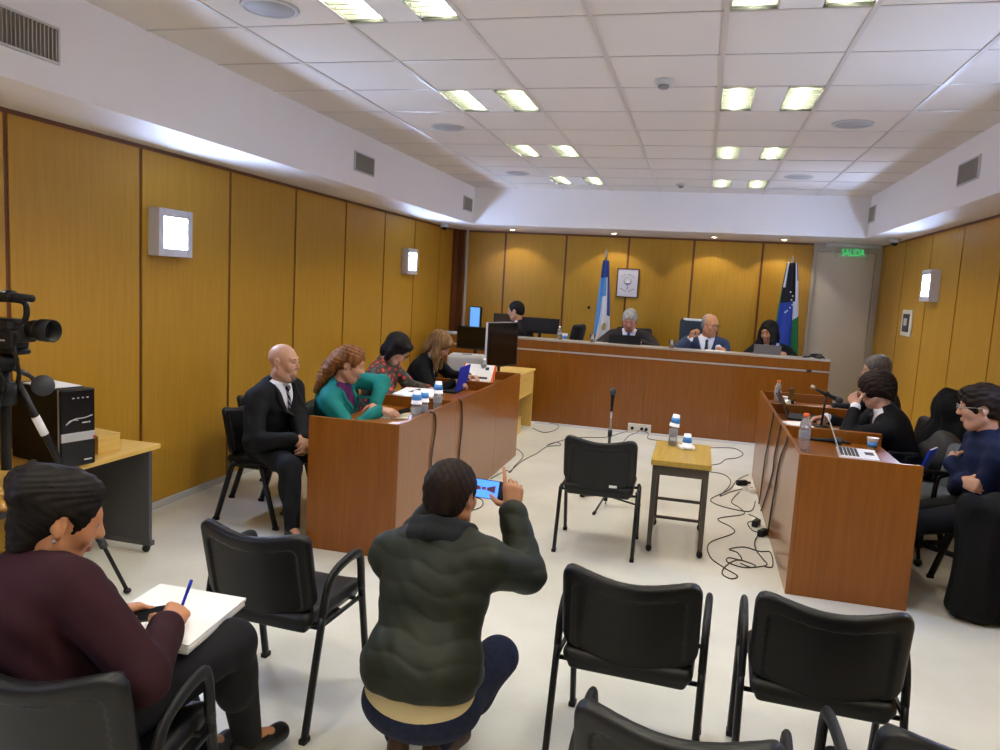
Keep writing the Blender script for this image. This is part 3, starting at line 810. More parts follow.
# video camera
t = thing('video_camera', 'black shoulder video camera on a tripod pointing right', 'video camera', (CX+.045, CY, 1.285))
s = SDF(.006, .012)
s.bx((-.08, 0, .085), (.13, .055, .07), None, .02); s.bx((.06, 0, .10), (.05, .045, .045), None, .02); s.bx((-.02, 0, .01), (.09, .04, .012), None, .008); s.bx((.03, -.055, .07), (.05, .02, .04), None, .012)
s.build('body', M_black, t, 1)
m = MB(); X = Matrix.Translation((.09, 0, .115)) @ Euler((0, PI/2, 0)).to_matrix().to_4x4()
m.lathe([(.036, 0), (.036, .03), (.042, .032), (.042, .065), (.038, .07)], 0, 22, M=X); m.build('lens_barrel', M_black, t)
m = MB(); m.lathe([(.046, .065), (.05, .075), (.05, .135), (.045, .136), (.042, .08), (0, .078)], 0, 24, M=X); hd = m.build('lens_hood', M_black, t)
m = MB(); m.lathe([(.043, .062), (.0435, .064), (.0435, .068), (.043, .07)], 0, 22, M=X); m.build('lens_ring', M_grey, hd)
m = MB(); m.tube(smooth_path([(-.19, 0, .15), (-.19, 0, .225), (-.1, 0, .235), (.06, 0, .235), (.085, 0, .19), (.07, 0, .14)], 6), .013, 0, 8); m.build('carry_handle', M_black, t)
m = MB(); m.tube([(-.06, -.03, .262), (.15, -.03, .252)], .016, 0, 12); m.tube([(0, -.03, .26), (.05, -.03, .258)], .023, 0, 12); m.build('shotgun_microphone', M_black, t)
m = MB(); m.box((.0, -.05, .275), (.04, .02, .006), 0); m.box((.03, -.077, .065), (.03, .002, .006), 0); m.build('label', M_ltgrey, t)
m = MB(); m.box((-.03, -.0565, .09), (.05, .003, .03), 0, .001); m.build('blue_badge', mat('blue_badge', '#274a86', .4), t)
m = MB(); m.tube(smooth_path([(.06, -.05, .08), (.085, -.06, .0), (.09, -.05, -.08), (.06, -.03, -.13)], 6), .012, 0, 8, .004); m.build('hand_strap', M_black, t)
m = MB(); m.tube(smooth_path([(-.1, -.02, .03), (.0, -.07, -.06), (.03, -.06, -.15), (-.06, -.03, -.17), (-.12, .0, -.08)], 6), .006, 0, 8); m.build('lanyard_cord', M_black, t)

# ------------------------------------------------------------------ far left: maple desk, screen, printer, monitors
t = thing('computer_desk', 'pale maple desk with open cubby beyond the left desk row', 'desk', (-2.2, 8.25, 0))
m = MB(); m.bb((-.32, -.83, .69), (.32, .83, .715), 0, .008); m.build('tabletop', M_pale, t)
m = MB(); m.bb((.28, -.80, .42), (.30, .80, .69), 0, .002); m.build('front_panel', M_pale, t)
for y in (-.8, .8):
    m = MB(); m.bb((-.3, y-.012, 0), (.305, y+.012, .69), 0, .002); m.build('end_panel', M_pale, t)
m = MB(); m.bb((-.3, -.788, 0.1), (-.28, .788, .69), 0); m.build('back_panel', M_pale, t)
m = MB(); m.bb((-.2, -.35, .0), (.285, .33, .02), 0); m.bb((-.2, -.35, .18), (.285, .33, .2), 0); m.bb((-.2, .31, .02), (.285, .33, .18), 0); m.bb((-.2, -.35, .02), (.285, -.33, .18), 0); m.bb((.25, -.33, .02), (.285, .31, .18), 0); m.build('lower_box', M_pale, t)

def monitor(label, loc, rz, w, h, z0, back, screen, frame=M_black, group=None, tilt=0.0, name='computer_monitor', cat='monitor'):
    """screen faces local -y"""
    t = thing(name, label, cat, loc, math.radians(rz), group)
    X = T(0, 0, z0+h/2, rx=tilt)
    m = MB(); m.box((0, .012, 0), (w, .03, h), 0, .006, X); m.box((0, .035, -.02), (w*.6, .03, h*.55), 0, .012, X); m.build('housing', back, t)
    m = MB(); b = .014
    m.box((0, -.004, h/2-b/2), (w, .006, b), 0, 0, X); m.box((0, -.004, -h/2+b/2), (w, .006, b), 0, 0, X)
    m.box((-w/2+b/2, -.004, 0), (b, .006, h-2*b), 0, 0, X); m.box((w/2-b/2, -.004, 0), (b, .006, h-2*b), 0, 0, X); m.build('bezel', frame, t)
    m = MB(); m.box((0, -.0035, 0), (w-2*b, .002, h-2*b), 0, 0, X); m.build('screen', screen, t)
    m = MB(); m.tube([(0, .03, .012), (0, .03, z0+h*.4)], .02, 0, 10, .012, (1, 0, 0)); m.build('neck', M_black, t)
    m = MB(); m.lathe([(0, 0), (.11, 0), (.112, .006), (.03, .016), (0, .016)], 0, 24); m.build('base', M_black, t)
    return t
M_off = mat('screen_off', '#0b0a0a', .12, spec=.6)
monitor('large dark wide screen in white frame standing on the maple desk', (-1.94, 7.60, .7155), 71, .56, .46, .15, M_cup, M_off, M_black)
# printer on side stand and black monitor on it
t = thing('printer', 'light grey desktop printer on the maple desk behind the blond woman', 'printer', (-2.31, 7.60, .7155), math.radians(12))
s = SDF(.007, .015); s.bx((0, 0, .12), (.20, .15, .12), None, .02); s.bx((0, -.02, .235), (.17, .11, .02), None, .012)
s.bx((0, -.16, .06), (.13, .03, .02), None, .006, op='s')
s.build('case', mat('printer_grey', '#c5c2ba', .5), t)
m = MB(); m.box((.0, -.06, .257), (.10, .05, .006), 0, .002); m.build('control_panel', M_dkgrey, t)
m = MB(); m.box((0, -.17, .045), (.24, .09, .006), 0, .002); m.build('paper_tray', M_grey, t)
monitor('black monitor seen from its dark side beyond the printer', (-2.36, 8.0, .7155), -5, .42, .25, .27, M_black, M_off)
# judges bench electronics
M_bluescr = mat('screen_blue', '#3a6fa8', .3, emit='#6aa0d8', estr=.55)
BW = .9555
monitor('lit blue screen at the far left end of the judges bench', (-2.96, 10.0, BW), -30, .22, .30, .14, M_black, M_bluescr, M_black, 'bench screens')
monitor('dark monitor in front of the clerk working at the bench', (-2.50, 9.92, BW), 20, .34, .20, .17, M_black, mat('screen_dim', '#2c2622', .2, emit='#4a3a30', estr=.12), M_black, 'bench screens')
monitor('wide black monitor seen from behind at the left of the bench', (-2.0, 9.79, BW), 180, .50, .20, .15, M_black, M_off, M_black, 'bench screens')

def laptop(label, loc, rz, w=.34, d=.24, lidang=105, body=M_black, lid=None, screen=M_off, keys=M_dkgrey, group=None):
    """user sits at local -y, hinge at +y"""
    t = thing('laptop', label, 'laptop', loc, math.radians(rz), group)
    m = MB(); m.bb((-w/2, -d/2, 0), (w/2, d/2, .016), 0, .004); m.build('base', body, t)
    m = MB()
    for r_ in range(5):
        for c_ in range(12):
            m.box((-w*.43+(c_+.5)*w*.86/12, .005+d*.38-r_*d*.095, .0168), (w*.86/12*.8, d*.075, .002))
    m.build('keyboard', keys, t)
    m = MB(); m.box((0, -d*.3, .0165), (w*.28, d*.22, .001)); m.build('touchpad', keys, t)
    a = math.radians(lidang)
    X = Matrix.Translation((0, d/2-.004, .014)) @ Euler((a, 0, 0)).to_matrix().to_4x4()      # lid local: -y runs up the lid after rotation
    X = Matrix.Translation((0, d/2-.004, .014)) @ Euler((PI-a, 0, 0)).to_matrix().to_4x4()
    m = MB(); m.box((0, -d/2, -.005), (w, d, .007), 0, .003, T(0, d/2-.004, .014, rx=-(a)))
    m.build('lid', lid or body, t)
    m = MB(); m.box((0, -d/2, -.0), (w-.02, d-.022, .002), 0, 0, T(0, d/2-.004, .014, rx=-(a)) @ Matrix.Translation((0, 0, -.0092)))
    m.build('screen', screen, t)
    return t
laptop('black laptop open in front of the grey haired judge', (-.88, 9.66, 1.0555), 180, .40, .10, 95, M_black, M_black)
laptop('grey laptop open in front of the woman in black at the bench', (.82, 9.66, 1.0555), 180, .31, .10, 95, mat('laptop_grey', '#77706b', .4, metal=.3))
laptop('laptop with a saturated blue lid on the left desk', (-2.07, 6.31, WT), -88, .33, .22, 100, M_black, M_blue)
laptop('thin white laptop on the near right desk unit', (1.04, 5.18, WT), 84, .33, .23, 112, M_cup, M_ltgrey)
laptop('dark laptop with lid open on the middle right desk unit', (.88, 6.58, WT), 82, .33, .22, 120, M_black, M_dkgrey)

# ------------------------------------------------------------------ papers, binder, folders on the desks
def sheets(label, loc, rz, w, d, h, m_=M_paper, name='paper_stack', cat='paper', group=None, jag=.006, seed=1):
    r = random.Random(seed); mb = MB(); n = max(1, min(6, int(h/.004)))
    for i in range(n):
        mb.box((r.uniform(-jag, jag), r.uniform(-jag, jag), (i+.5)*h/n), (w, d, h/n*.96), 0, 0, T(rz=r.uniform(-.04, .04)))
    o = mb.build(name, m_); o.location = loc; o.rotation_euler = (0, 0, math.radians(rz)); return tag(o, label, cat, group)
sheets('thick white paper stack under the arms of the woman in the floral blouse', (-2.10, 5.60, WT), 6, .30, .40, .075, seed=2)
sheets('open cream folder under the hands of the teal jacket woman', (-2.04, 4.86, WT), 20, .30, .22, .008, M_cream, 'folder', 'folder', seed=3)
t = thing('leaflet', 'white leaflet with a red corner at the near end of the left desk', 'leaflet', (-1.84, 4.52, WT), math.radians(-8))
m = MB(); m.bb((-.09, -.13, 0), (.09, .13, .004)); m.build('sheet', M_paper, t)
m = MB(); m.bb((-.088, -.128, .004), (-.05, .0, .0055)); m.build('red_print', M_red, t)
sheets('white papers beside the far bottle by the blue laptop', (-1.86, 5.56, WT), -5, .16, .12, .004, seed=8)
t = thing('binder', 'white binder with orange sides leaning at the far end of the left desk', 'binder', (-2.05, 7.22, WT), 0)
t.location = (-2.06, 7.08, WT)
m = MB(); X = T(0, .08, .07, rx=-.75)
m.box((0, 0, 0), (.30, .02, .21), 0, .003, X); m.build('cover', M_paper, t)
m = MB(); m.box((.158, .012, 0), (.014, .045, .215), 0, .002, X); m.box((-.158, .012, 0), (.014, .045, .215), 0, .002, X); m.build('orange_sides', M_orange, t)
m = MB(); m.box((.03, -.0115, -.06), (.16, .002, .022), 0, 0, X); m.box((.085, -.0115, .055), (.035, .002, .035), 0, 0, X); m.build('printed_marks', M_dkgrey, t)
m = MB(); m.box((0, .15, .05), (.28, .12, .10), 0, .004); m.build('box_file', M_paper, t)
sheets('white papers spread in front of the blond woman', (-2.12, 6.70, WT), 4, .30, .22, .008, seed=4)
sheets('loose papers on the far right desk unit', (1.06, 7.28, WT), 8, .34, .24, .006, seed=5)
sheets('white papers on the middle right desk unit', (.80, 6.16, WT), 18, .16, .24, .014, seed=6)
sheets('folded white papers by the desk microphone on the right', (1.08, 5.98, WT), -14, .13, .18, .02, seed=7)
s = SDF(.006, .01, disp=lambda P: .004*np.sin(P[..., 0]*150)*np.sin(P[..., 1]*130)); s.bx((0, 0, .035), (.05, .04, .035), rotz(.4), .02); o = s.build('tissue_pack', M_nap); o.location = (.83, 7.16, WT); tag(o, 'small white tissue pack at the far end of the right desk', 'tissue')
t = thing('tablet', 'dark tablet leaning upright near the far orange capped bottle', 'tablet', (.88, 7.12, WT), math.radians(70))
m = MB(); m.box((0, 0, .095), (.14, .008, .19), 0, .003, T(rx=-.25)); m.build('case', M_dkgrey, t)
m = MB(); m.box((0, -.0045, .095), (.125, .001, .17), 0, 0, T(rx=-.25)); m.build('screen', M_off, t)
# desk microphone on stand, right desk
t = thing('desk_stand', 'short black desk microphone stand on the middle right desk', 'microphone stand', (.97, 6.20, WT))
m = MB(); m.lathe([(0, 0), (.055, 0), (.057, .008), (.02, .016), (0, .016)], 0, 22); m.build('base', M_black, t)
m = MB(); m.tube([(0, 0, .012), (0.015, 0, .255)], .009, 0, 10); m.build('pole', M_blackm, t)
m = MB(); m.tube([(.0, 0, .245), (.03, 0, .275)], .014, 0, 10); m.build('clip', M_black, t)
mic(T(.905, 6.20, WT+.29, ry=math.radians(112)), 'black microphone with pale end clipped on the right desk stand', L=.16)
m = MB(); m.tube([(.895, 6.2, WT+.302), (.87, 6.2, WT+.312)], .011, 0, 10); tag(m.build('microphone_plug', M_ltgrey), 'pale plug on the end of the desk microphone', 'plug')
mic(T(.80, 5.46, WT+.027, ry=math.radians(90), rz=math.radians(6)), 'black microphone lying flat on the right desk behind the white laptop', L=.15)
m = MB(); m.tube(smooth_path([(.80, 5.56, WT+.006), (.88, 5.52, WT+.012), (.98, 5.56, WT+.02), (1.06, 5.52, WT+.012), (1.02, 5.58, WT+.006), (.9, 5.58, WT+.006)], 6), .006, 0, 8); tag(m.build('coiled_cable', M_black), 'short black cable coiled behind the white laptop', 'cable')
# bench small things
cup((-1.62, 9.5, 1.0555), 'white cup on the bench beside the wide black monitor', 'upright paper cups')
bottle((-1.70, 9.55, 1.0555), M_cup, 'small water bottle on the bench beside the wide black monitor', 'bench bottle', s=.8)
def tumbler(loc, label):
    t = MB(); t.lathe([(0, .004), (.028, .004), (.03, 0), (.036, .10), (.034, .10), (.028, .008), (0, .007)], 0, 20)
    o = t.build('drinking_glass', M_glass); o.location = loc; return tag(o, label, 'glass', 'drinking glasses on the bench')
tumbler((-1.27, 9.52, 1.0555), 'clear drinking glass on the bench left of the flag')
tumbler((-.30, 9.52, 1.0555), 'clear drinking glass on the bench left of the bald judge')
m = MB()
m.tube(smooth_path([(1.22, 9.55, 1.062), (1.28, 9.5, 1.075), (1.35, 9.56, 1.085), (1.42, 9.5, 1.07), (1.36, 9.53, 1.064), (1.30, 9.58, 1.09), (1.40, 9.56, 1.10), (1.45, 9.52, 1.062)], 6), .009, 0, 8)
tag(m.build('cable_bundle', M_black), 'tangle of black cable on the right end of the judges bench', 'cable')
m = MB(); m.sphere((0, 0, 0), (.035, .02, .012)); o = m.build('switch_button', M_black); o.location = (1.28, 9.405, .915); tag(o, 'small black switch on the bench stripe at the right end', 'switch')
sheets('white paper on the bench in front of the bald judge', (.22, 9.60, 1.0555), 5, .22, .15, .004, seed=9)

# ------------------------------------------------------------------ emblem picture
t = thing('framed_emblem', 'framed white coat of arms picture on the back wall', 'picture', (-1.03, YB, 1.83))
W, H = .31, .41
m = MB(); b = .014
for a, c_ in (((-W/2, -.022, -H/2), (-W/2+b, 0, H/2)), ((W/2-b, -.022, -H/2), (W/2, 0, H/2)), ((-W/2+b, -.022, H/2-b), (W/2-b, 0, H/2)), ((-W/2+b, -.022, -H/2), (W/2-b, 0, -H/2+b))): m.bb(a, c_, 0, .002)
m.build('frame', mat('frame_brown', '#4b2f2a', .4), t)
m = MB(); m.bb((-W/2+b, -.012, -H/2+b), (W/2-b, -.002, H/2-b)); m.build('print', mat('print_paper', '#d6d4dc', .6), t)
M_ink = mat('emblem_ink', '#5a5f6a', .6); M_inkb = mat('emblem_blue', '#5b5f96', .6); M_inkr = mat('emblem_red', '#8a6a70', .6)
m = MB(); m.tube([(.055*math.cos(a*PI/14), -.0125, .03+.055*math.sin(a*PI/14)) for a in range(28)], .008, 0, 6, .002, (0, 1, 0), closed=True); m.build('wreath', M_ink, t)
m = MB(); m.add([(-.045, -.0128, .0), (.045, -.0128, .0), (.0, -.0128, .045)], [(0, 1, 2)], 0); m.add([(-.05, -.0126, .02), (.05, -.0126, .02), (.03, -.0126, -.02), (-.03, -.0126, -.02)], [(0, 1, 2, 3)], 1); m.build('shield', [M_cup, M_inkb], t)
m = MB(); m.box((-.0, -.0125, -.06), (.01, .001, .07)); m.build('staff', M_ink, t)
for sg in (-1, 1):
    m = MB()
    for k in range(7):
        m.box((sg*(.02+.012*k), -.0125, -.12+.0065*k), (.007, .001, .016), 0, 0, None)
    m.build('laurel_branch', M_inkr, t)
for k, ch in enumerate('RIO NEGRO'):
    a = math.radians(90+48-12*k)
    if ch != ' ': text_mesh(ch, .032, 'letter', M_ink, t, (.115*math.cos(a), -.0125, .005+.115*math.sin(a)), (PI/2, -(a-PI/2), 0), .0004)

# ------------------------------------------------------------------ flags on poles
def flag(name, label, x, y, ztop, zflag, zlow, mats_fn, width, seed, mats):
    t = thing('flag', label, 'flag', (x, y, 0.2))
    m = MB(); m.lathe([(0, 0), (.15, 0), (.15, .02), (.05, .05), (.025, .09), (0, .09)], 0, 24); m.build('base', M_seam, t)
    m = MB(); m.tube([(0, 0, .05), (0, 0, ztop-.2-.12)], .014, 0, 10); m.build('pole', M_seam, t)
    m = MB(); m.lathe([(.014, ztop-.2-.13), (.022, ztop-.2-.11), (.012, ztop-.2-.09), (.018, ztop-.2-.06), (0, ztop-.2)], 0, 14); m.build('finial', M_steel, t)
    # gathered cloth: folded ribbon section widening downwards
    nu, nv = 200, 90; vs = []; fs = []; mi = []
    r = random.Random(seed); ph = [r.uniform(0, 6) for _ in range(4)]
    for j in range(nv):
        v = j/(nv-1); z = zflag+(zlow-zflag)*v-.2
        for i in range(nu):
            u = i/(nu-1)
            a = 2*PI*u
            w = width*(.30+.75*v**.8)
            fold = .30*math.sin(5*a+ph[0]+.8*v)+.16*math.sin(9*a+ph[1]-1.2*v)
            rx = w*(.5+.16*fold); ry = w*(.28+.26*fold)
            sag = (.03*math.sin(a+ph[2])+.05*math.sin(2*a))*v
            vs.append((rx*math.cos(a)+.05*v*w, ry*math.sin(a), z-sag*(1 if j == nv-1 else 1)))
    for j in range(nv-1):
        for i in range(nu-1):
            fs.append((j*nu+i, (j+1)*nu+i, (j+1)*nu+i+1, j*nu+i+1)); mi.append(mats_fn((i+.5)/nu, (j+.5)/nv))
    me = bpy.data.meshes.new('cloth'); me.from_pydata(vs, [], fs)
    for q in mats: me.materials.append(q)
    me.polygons.foreach_set('material_index', mi); me.polygons.foreach_set('use_smooth', [True]*len(fs)); me.update()
    c = link('cloth', me, t)
    sd = c.modifiers.new('thickness', 'SOLIDIFY'); sd.thickness = .003
    return t
M_celeste = mat('flag_celeste', '#5f9fd6', .7); M_fwhite = mat('flag_white', '#e4e4ea', .7); M_fdblue = mat('flag_navy', '#2f4f98', .7)
M_fsun = mat('flag_sun', '#b5a468', .7); M_fblue = mat('flag_blue', '#2743a0', .7); M_fblack = mat('flag_black', '#101018', .7); M_fgreen = mat('flag_green', '#1f7a3c', .7)
def arg(u, v):
    # front of the cloth is u 0.5..1 (facing -y): u=.5 left, u=1 right
    q = (u-.5)*2 if u > .5 else u*2
    if v < .16: return 2
    if q < .30+.1*math.sin(v*5): return 0
    if q > .80-.12*v: return 2 if v < .5 else 1
    if ((q-.62)/.11)**2+((v-.60)/.035)**2 < 1: return 3
    if v > .72 and q < .12+(v-.7)*1.9 : return 0
    if v < .32 and q < .65: return 0
    return 1
flag('flag', 'sky blue and white striped flag with a gold sun, hung left of the emblem', -1.30, 10.55, 2.28, 2.12, .62, arg, .25, 3, [M_celeste, M_fwhite, M_fdblue, M_fsun])
def rn(u, v):
    q = (u-.5)*2 if u > .5 else u*2
    if q < .14: return 3 if v < .5 else 1
    if q < .25 and v < .20: return 1
    if v < .32 and q < .74: return 2
    if v < .14: return 0 if q > .86 else 1
    if q < .66: return 0
    return 1 if v < .45+.2*(.8-q) else 3
fl = flag('flag', 'blue, white, green and black flag with white stars, hung by the pale door', 1.10, 10.55, 2.30, 2.20, .62, rn, .36, 9, [M_fblue, M_fwhite, M_fblack, M_fgreen])

m = MB()
for k, (x, z) in enumerate(((.0, 1.62), (.03, 1.57), (.02, 1.52), (.035, 1.46), (.01, 1.42), (-.02, 1.38), (-.04, 1.36))):
    pt = [(x+.016*(1 if q % 2 == 0 else .42)*math.sin(q*PI/5), -.135-.02*(1.7-z), z+.016*(1 if q % 2 == 0 else .42)*math.cos(q*PI/5)) for q in range(10)]
    m.add([(a, b+.003, c_) for a, b, c_ in pt]+pt, [tuple(range(10, 20))]+[(q, (q+1) % 10, 10+(q+1) % 10, 10+q) for q in range(10)])
m.build('stars', M_fwhite, fl)
# ------------------------------------------------------------------ people
M_hblack = mat('hair_black', '#15100e', .62, spec=.2); M_hdark = mat('hair_dark_brown', '#241913', .62, spec=.2); M_hbrown = mat('hair_brown', '#4a2d1a', .6, spec=.25)
M_hred = mat('hair_auburn', '#6b3f1f', .55, spec=.3); M_hblond = mat('hair_dark_blond', '#6a4a2a', .55, spec=.3); M_hgrey = mat('hair_grey', '#8d8a86', .5); M_hgrey2 = mat('hair_salt', '#4d4742', .5)
for q, a, b_ in ((M_hblack, '#0b0908', '#1a1412'), (M_hdark, '#130d0a', '#2a1d15'), (M_hbrown, '#3a2213', '#5e3b20'), (M_hred, '#4a2812', '#94602e'), (M_hblond, '#4a3018', '#8d6a3c'), (M_hgrey, '#6e6b68', '#b0ada8'), (M_hgrey2, '#35302c', '#6b645c')):
    noise_col(q, a, b_, 22, (2.2, 2.2, .35), 4, .3, .7, .4)
M_lip = mat('lips', '#a9685c', .45); M_eye = mat('eye_white', '#9d948b', .35); M_iris = mat('eye_dark', '#1c120c', .2)
def skin(name, col, c2):
    m = mat(name, col, .48, spec=.4); noise_col(m, col, c2, 9, (1, 1, 1), 3, .35, .7)
    m.node_tree.nodes['Principled BSDF'].inputs['Subsurface Weight'].default_value = .08
    m.node_tree.nodes['Principled BSDF'].inputs['Subsurface Radius'].default_value = (.02, .008, .004)
    return m
S_fair = skin('skin_fair', '#c69a80', '#bb8a70'); S_tan = skin('skin_tan', '#b98866', '#ab7857'); S_warm = skin('skin_warm', '#c08a64', '#b57c58'); S_pink = skin('skin_pink', '#bd8672', '#b07866')
def cloth(name, col, rough=.8, c2=None, sc=30, bump=.25):
    m = mat(name, col, rough, spec=.25)
    if c2: noise_col(m, col, c2, sc, (1, 1, 1), 3)
    noise_bump(m, 260, bump, .0015)
    return m
F_black = cloth('suit_black', '#0f0f12', .8); F_char = cloth('suit_charcoal', '#18181c', .8); F_navysuit = cloth('suit_blue_grey', '#35405a', .75); F_brownsuit = cloth('suit_dark_brown', '#2b2526', .75)
F_trous = cloth('trousers_dark', '#15161b', .85); F_maroon = cloth('maroon_jacket', '#290f17', .85, '#2f131b', 6); F_teal = cloth('teal_jacket', '#0f6f6c', .7, '#147a74', 6)
F_purple = cloth('purple_blouse', '#5e1c56', .55); F_white = cloth('white_shirt', '#e6e6ee', .7); F_ltblue = cloth('light_blue_shirt', '#a9bce6', .7); F_navy = cloth('navy_sweater', '#151f3e', .85, '#101832', 12)
F_green = cloth('dark_green_quilted', '#232720', .55, '#282d24', 8, .12); F_jeans = cloth('dark_jeans', '#1b2036', .8, '#232a44', 40); F_cream = cloth('cream_shirt', '#cdbd92', .75)
F_collar = cloth('jacket_collar_knit', '#24272a', .85)
F_blacktop = cloth('black_top', '#0b0b0d', .85); M_tieblue = cloth('tie_blue', '#31509e', .5); M_tiedark = cloth('tie_striped', '#2c3140', .5); M_tiegrey = cloth('tie_dark', '#3d3f4e', .5)
M_shoe = mat('shoe_black', '#131212', .35); M_shoeb = mat('shoe_brown', '#4a3322', .5)
# striped tie
n_, l_, b_ = nodes(M_tiedark)
tc_ = n_.new('ShaderNodeTexCoord'); wv = n_.new('ShaderNodeTexWave'); wv.inputs['Scale'].default_value = 16; wv.bands_direction = 'DIAGONAL'
cr_ = n_.new('ShaderNodeValToRGB'); cr_.color_ramp.elements[0].position = .72; cr_.color_ramp.elements[1].position = .78
cr_.color_ramp.elements[0].color = lin('#22262f'); cr_.color_ramp.elements[1].color = lin('#a9adb6')
l_.new(tc_.outputs['Object'], wv.inputs['Vector']); l_.new(wv.outputs['Fac'], cr_.inputs['Fac']); l_.new(cr_.outputs['Color'], b_.inputs['Base Color'])
# floral blouse
F_floral = mat('floral_blouse', '#3a3632', .75)
n_, l_, b_ = nodes(F_floral)
tc_ = n_.new('ShaderNodeTexCoord'); vo = n_.new('ShaderNodeTexVoronoi'); vo.inputs['Scale'].default_value = 19
cr_ = n_.new('ShaderNodeValToRGB'); cr_.color_ramp.interpolation = 'CONSTANT'
cr_.color_ramp.elements[0].position = 0; cr_.color_ramp.elements[0].color = lin('#c9502f')
cr_.color_ramp.elements[1].position = .22; cr_.color_ramp.elements[1].color = lin('#b3302c')
e_ = cr_.color_ramp.elements.new(.34); e_.color = lin('#39352f')
e_ = cr_.color_ramp.elements.new(.62); e_.color = lin('#57564a')
l_.new(tc_.outputs['Object'], vo.inputs['Vector']); l_.new(vo.outputs['Distance'], cr_.inputs['Fac']); l_.new(cr_.outputs['Color'], b_.inputs['Base Color'])

def A(*v): return np.array(v, float)
def Rhead(yaw, pitch=0, roll=0):
    """yaw: heading angle (deg, 0 = +y, positive turns left); pitch positive looks down; roll positive tilts to own right"""
    return rotz(math.radians(yaw))@rotx(-math.radians(pitch))@roty(math.radians(roll))
def ik(a, b, l1, l2, hint):
    a = np.asarray(a, float); b = np.asarray(b, float); d = b-a; L = np.linalg.norm(d); u = d/L
    L2 = min(L, (l1+l2)*.995)
    if L > (l1+l2): b = a+u*(l1+l2)*.995
    x = (l1*l1-l2*l2+L2*L2)/(2*L2); h = math.sqrt(max(l1*l1-x*x, 1e-6))
    n = np.asarray(hint, float); n = n-u*(n@u); n = vnorm(n)
    return a+u*x+n*h, b

def hand(s, w, d, back, side, curl=(30, 35, 40, 45), thumb=(.5, 20), spread=6, sc=1.0, m=0, kf=.004, index_straight=False):
    """w wrist, d direction of fingers, back = direction out of the back of the hand, side = +1 if thumb lies along d x back"""
    d = vnorm(d); back = np.asarray(back, float); back = vnorm(back-d*(back@d)); tx = vnorm(np.cross(d, back))*side   # towards the thumb
    P = lambda x, y, z: w+tx*x*sc+d*y*sc+back*z*sc
    kn = [(.028, .088), (.009, .093), (-.011, .089), (-.029, .080)]
    for i, (x, y) in enumerate(kn):
        s.rc(P(x*.55, .0, 0), P(x, y, .0), .0155*sc, .0125*sc, m, .016)
    s.rc(P(.012, .02, -.004), P(-.018, .06, -.006), .016*sc, .014*sc, m, .015)
    lens = [(.042, .026, .021), (.046, .029, .022), (.043, .027, .021), (.034, .020, .018)]; rad = [.0095, .0098, .0092, .0082]
    for i, (x, y) in enumerate(kn):
        a = P(x, y, .002); an = 0.0; sp = math.radians((1.5-i)*spread)
        cs = curl[i]
        for j, L in enumerate(lens[i]):
            an += math.radians(cs*(.8, 1.1, .7)[j])
            dirv = (d*math.cos(sp)+tx*math.sin(sp))*math.cos(an)-back*math.sin(an)
            b = a+dirv*L*sc
            s.rc(a, b, rad[i]*sc*(1-.07*j), rad[i]*sc*(.95-.09*j), m, kf if j else .008)
            a = b
    sp, cu = thumb
    a = P(.018, .022, -.008); t1 = vnorm(tx*math.sin(sp+.35)+d*math.cos(sp+.35)-back*.35); b = a+t1*.042*sc
    s.rc(a, b, .0145*sc, .0115*sc, m, .012)
    t2 = vnorm(tx*math.sin(sp-.1)+d*math.cos(sp-.1)-back*(.25+cu/60)); c = b+t2*.032*sc
    s.rc(b, c, .0112*sc, .0098*sc, m, .004); t3 = vnorm(t2-back*cu/60-tx*.25); e = c+t3*.026*sc
    s.rc(c, e, .0098*sc, .008*sc, m, .004)

def head_shape(s, c, R, sc, nose=1.0, jaw=1.0, m=0, lips=1, ears=True, chub=0.0):
    f = lambda x, y, z: c+R@(A(x, y, z)*sc)
    r = lambda *v: np.array(v)*sc
    s.el(f(0, -.012, .032), r(.0745, .096, .088), R, m, .02)
    s.el(f(0, .035, -.02), r(.060, .058, .082), R, m, .03)
    s.rc(f(-.018*jaw, .052, -.098), f(.018*jaw, .052, -.098), (.024+chub*.3)*sc, None, m, .03)
    for q in (-1, 1):
        s.rc(f(q*.052*jaw, -.002, -.06), f(q*.02*jaw, .05, -.1), (.023+chub)*sc, (.02+chub*.6)*sc, m, .03)
        s.el(f(q*.034, .064, -.026), r(.027+chub, .024, .028+chub), R, m, .02)
    s.rc(f(-.034, .080, .026), f(.034, .080, .026), .0125*sc, None, m, .018)
    for q in (-1, 1): s.el(f(q*.031, .098, .004), r(.0155, .016, .0105), R, m, .012, 's')
    for q in (-1, 1):
        s.el(f(q*.031, .0815, .0125), r(.0165, .0125, .0062), R, m, .004); s.el(f(q*.031, .0815, -.0065), r(.0155, .0115, .005), R, m, .004)
    s.rc(f(0, .088, .014), f(0, .1085, -.026), .0085*sc, .0125*nose*sc, m, .012)
    for q in (-1, 1): s.el(f(q*.011*nose, .1, -.031), r(.009, .011, .008), R, m, .008)
    s.el(f(0, .0885, -.061), r(.023, .011, .0065), R, lips, .004); s.el(f(0, .088, -.0715), r(.02, .011, .007), R, lips, .004)
    s.rc(f(-.02, .0985, -.0663), f(.02, .0985, -.0663), .0022*sc, None, m, .003, 's')
    if ears:
        for q in (-1, 1):
            Re = R@rotz(math.radians(q*-22))
            s.el(f(q*.078, -.008, .0), r(.009, .021, .032), Re, m, .006)
            s.el(f(q*.088, -.004, .004), r(.008, .011, .018), Re, m, .005, 's')
            s.el(f(q*.077, .0, -.028), r(.008, .011, .011), Re, m, .006)

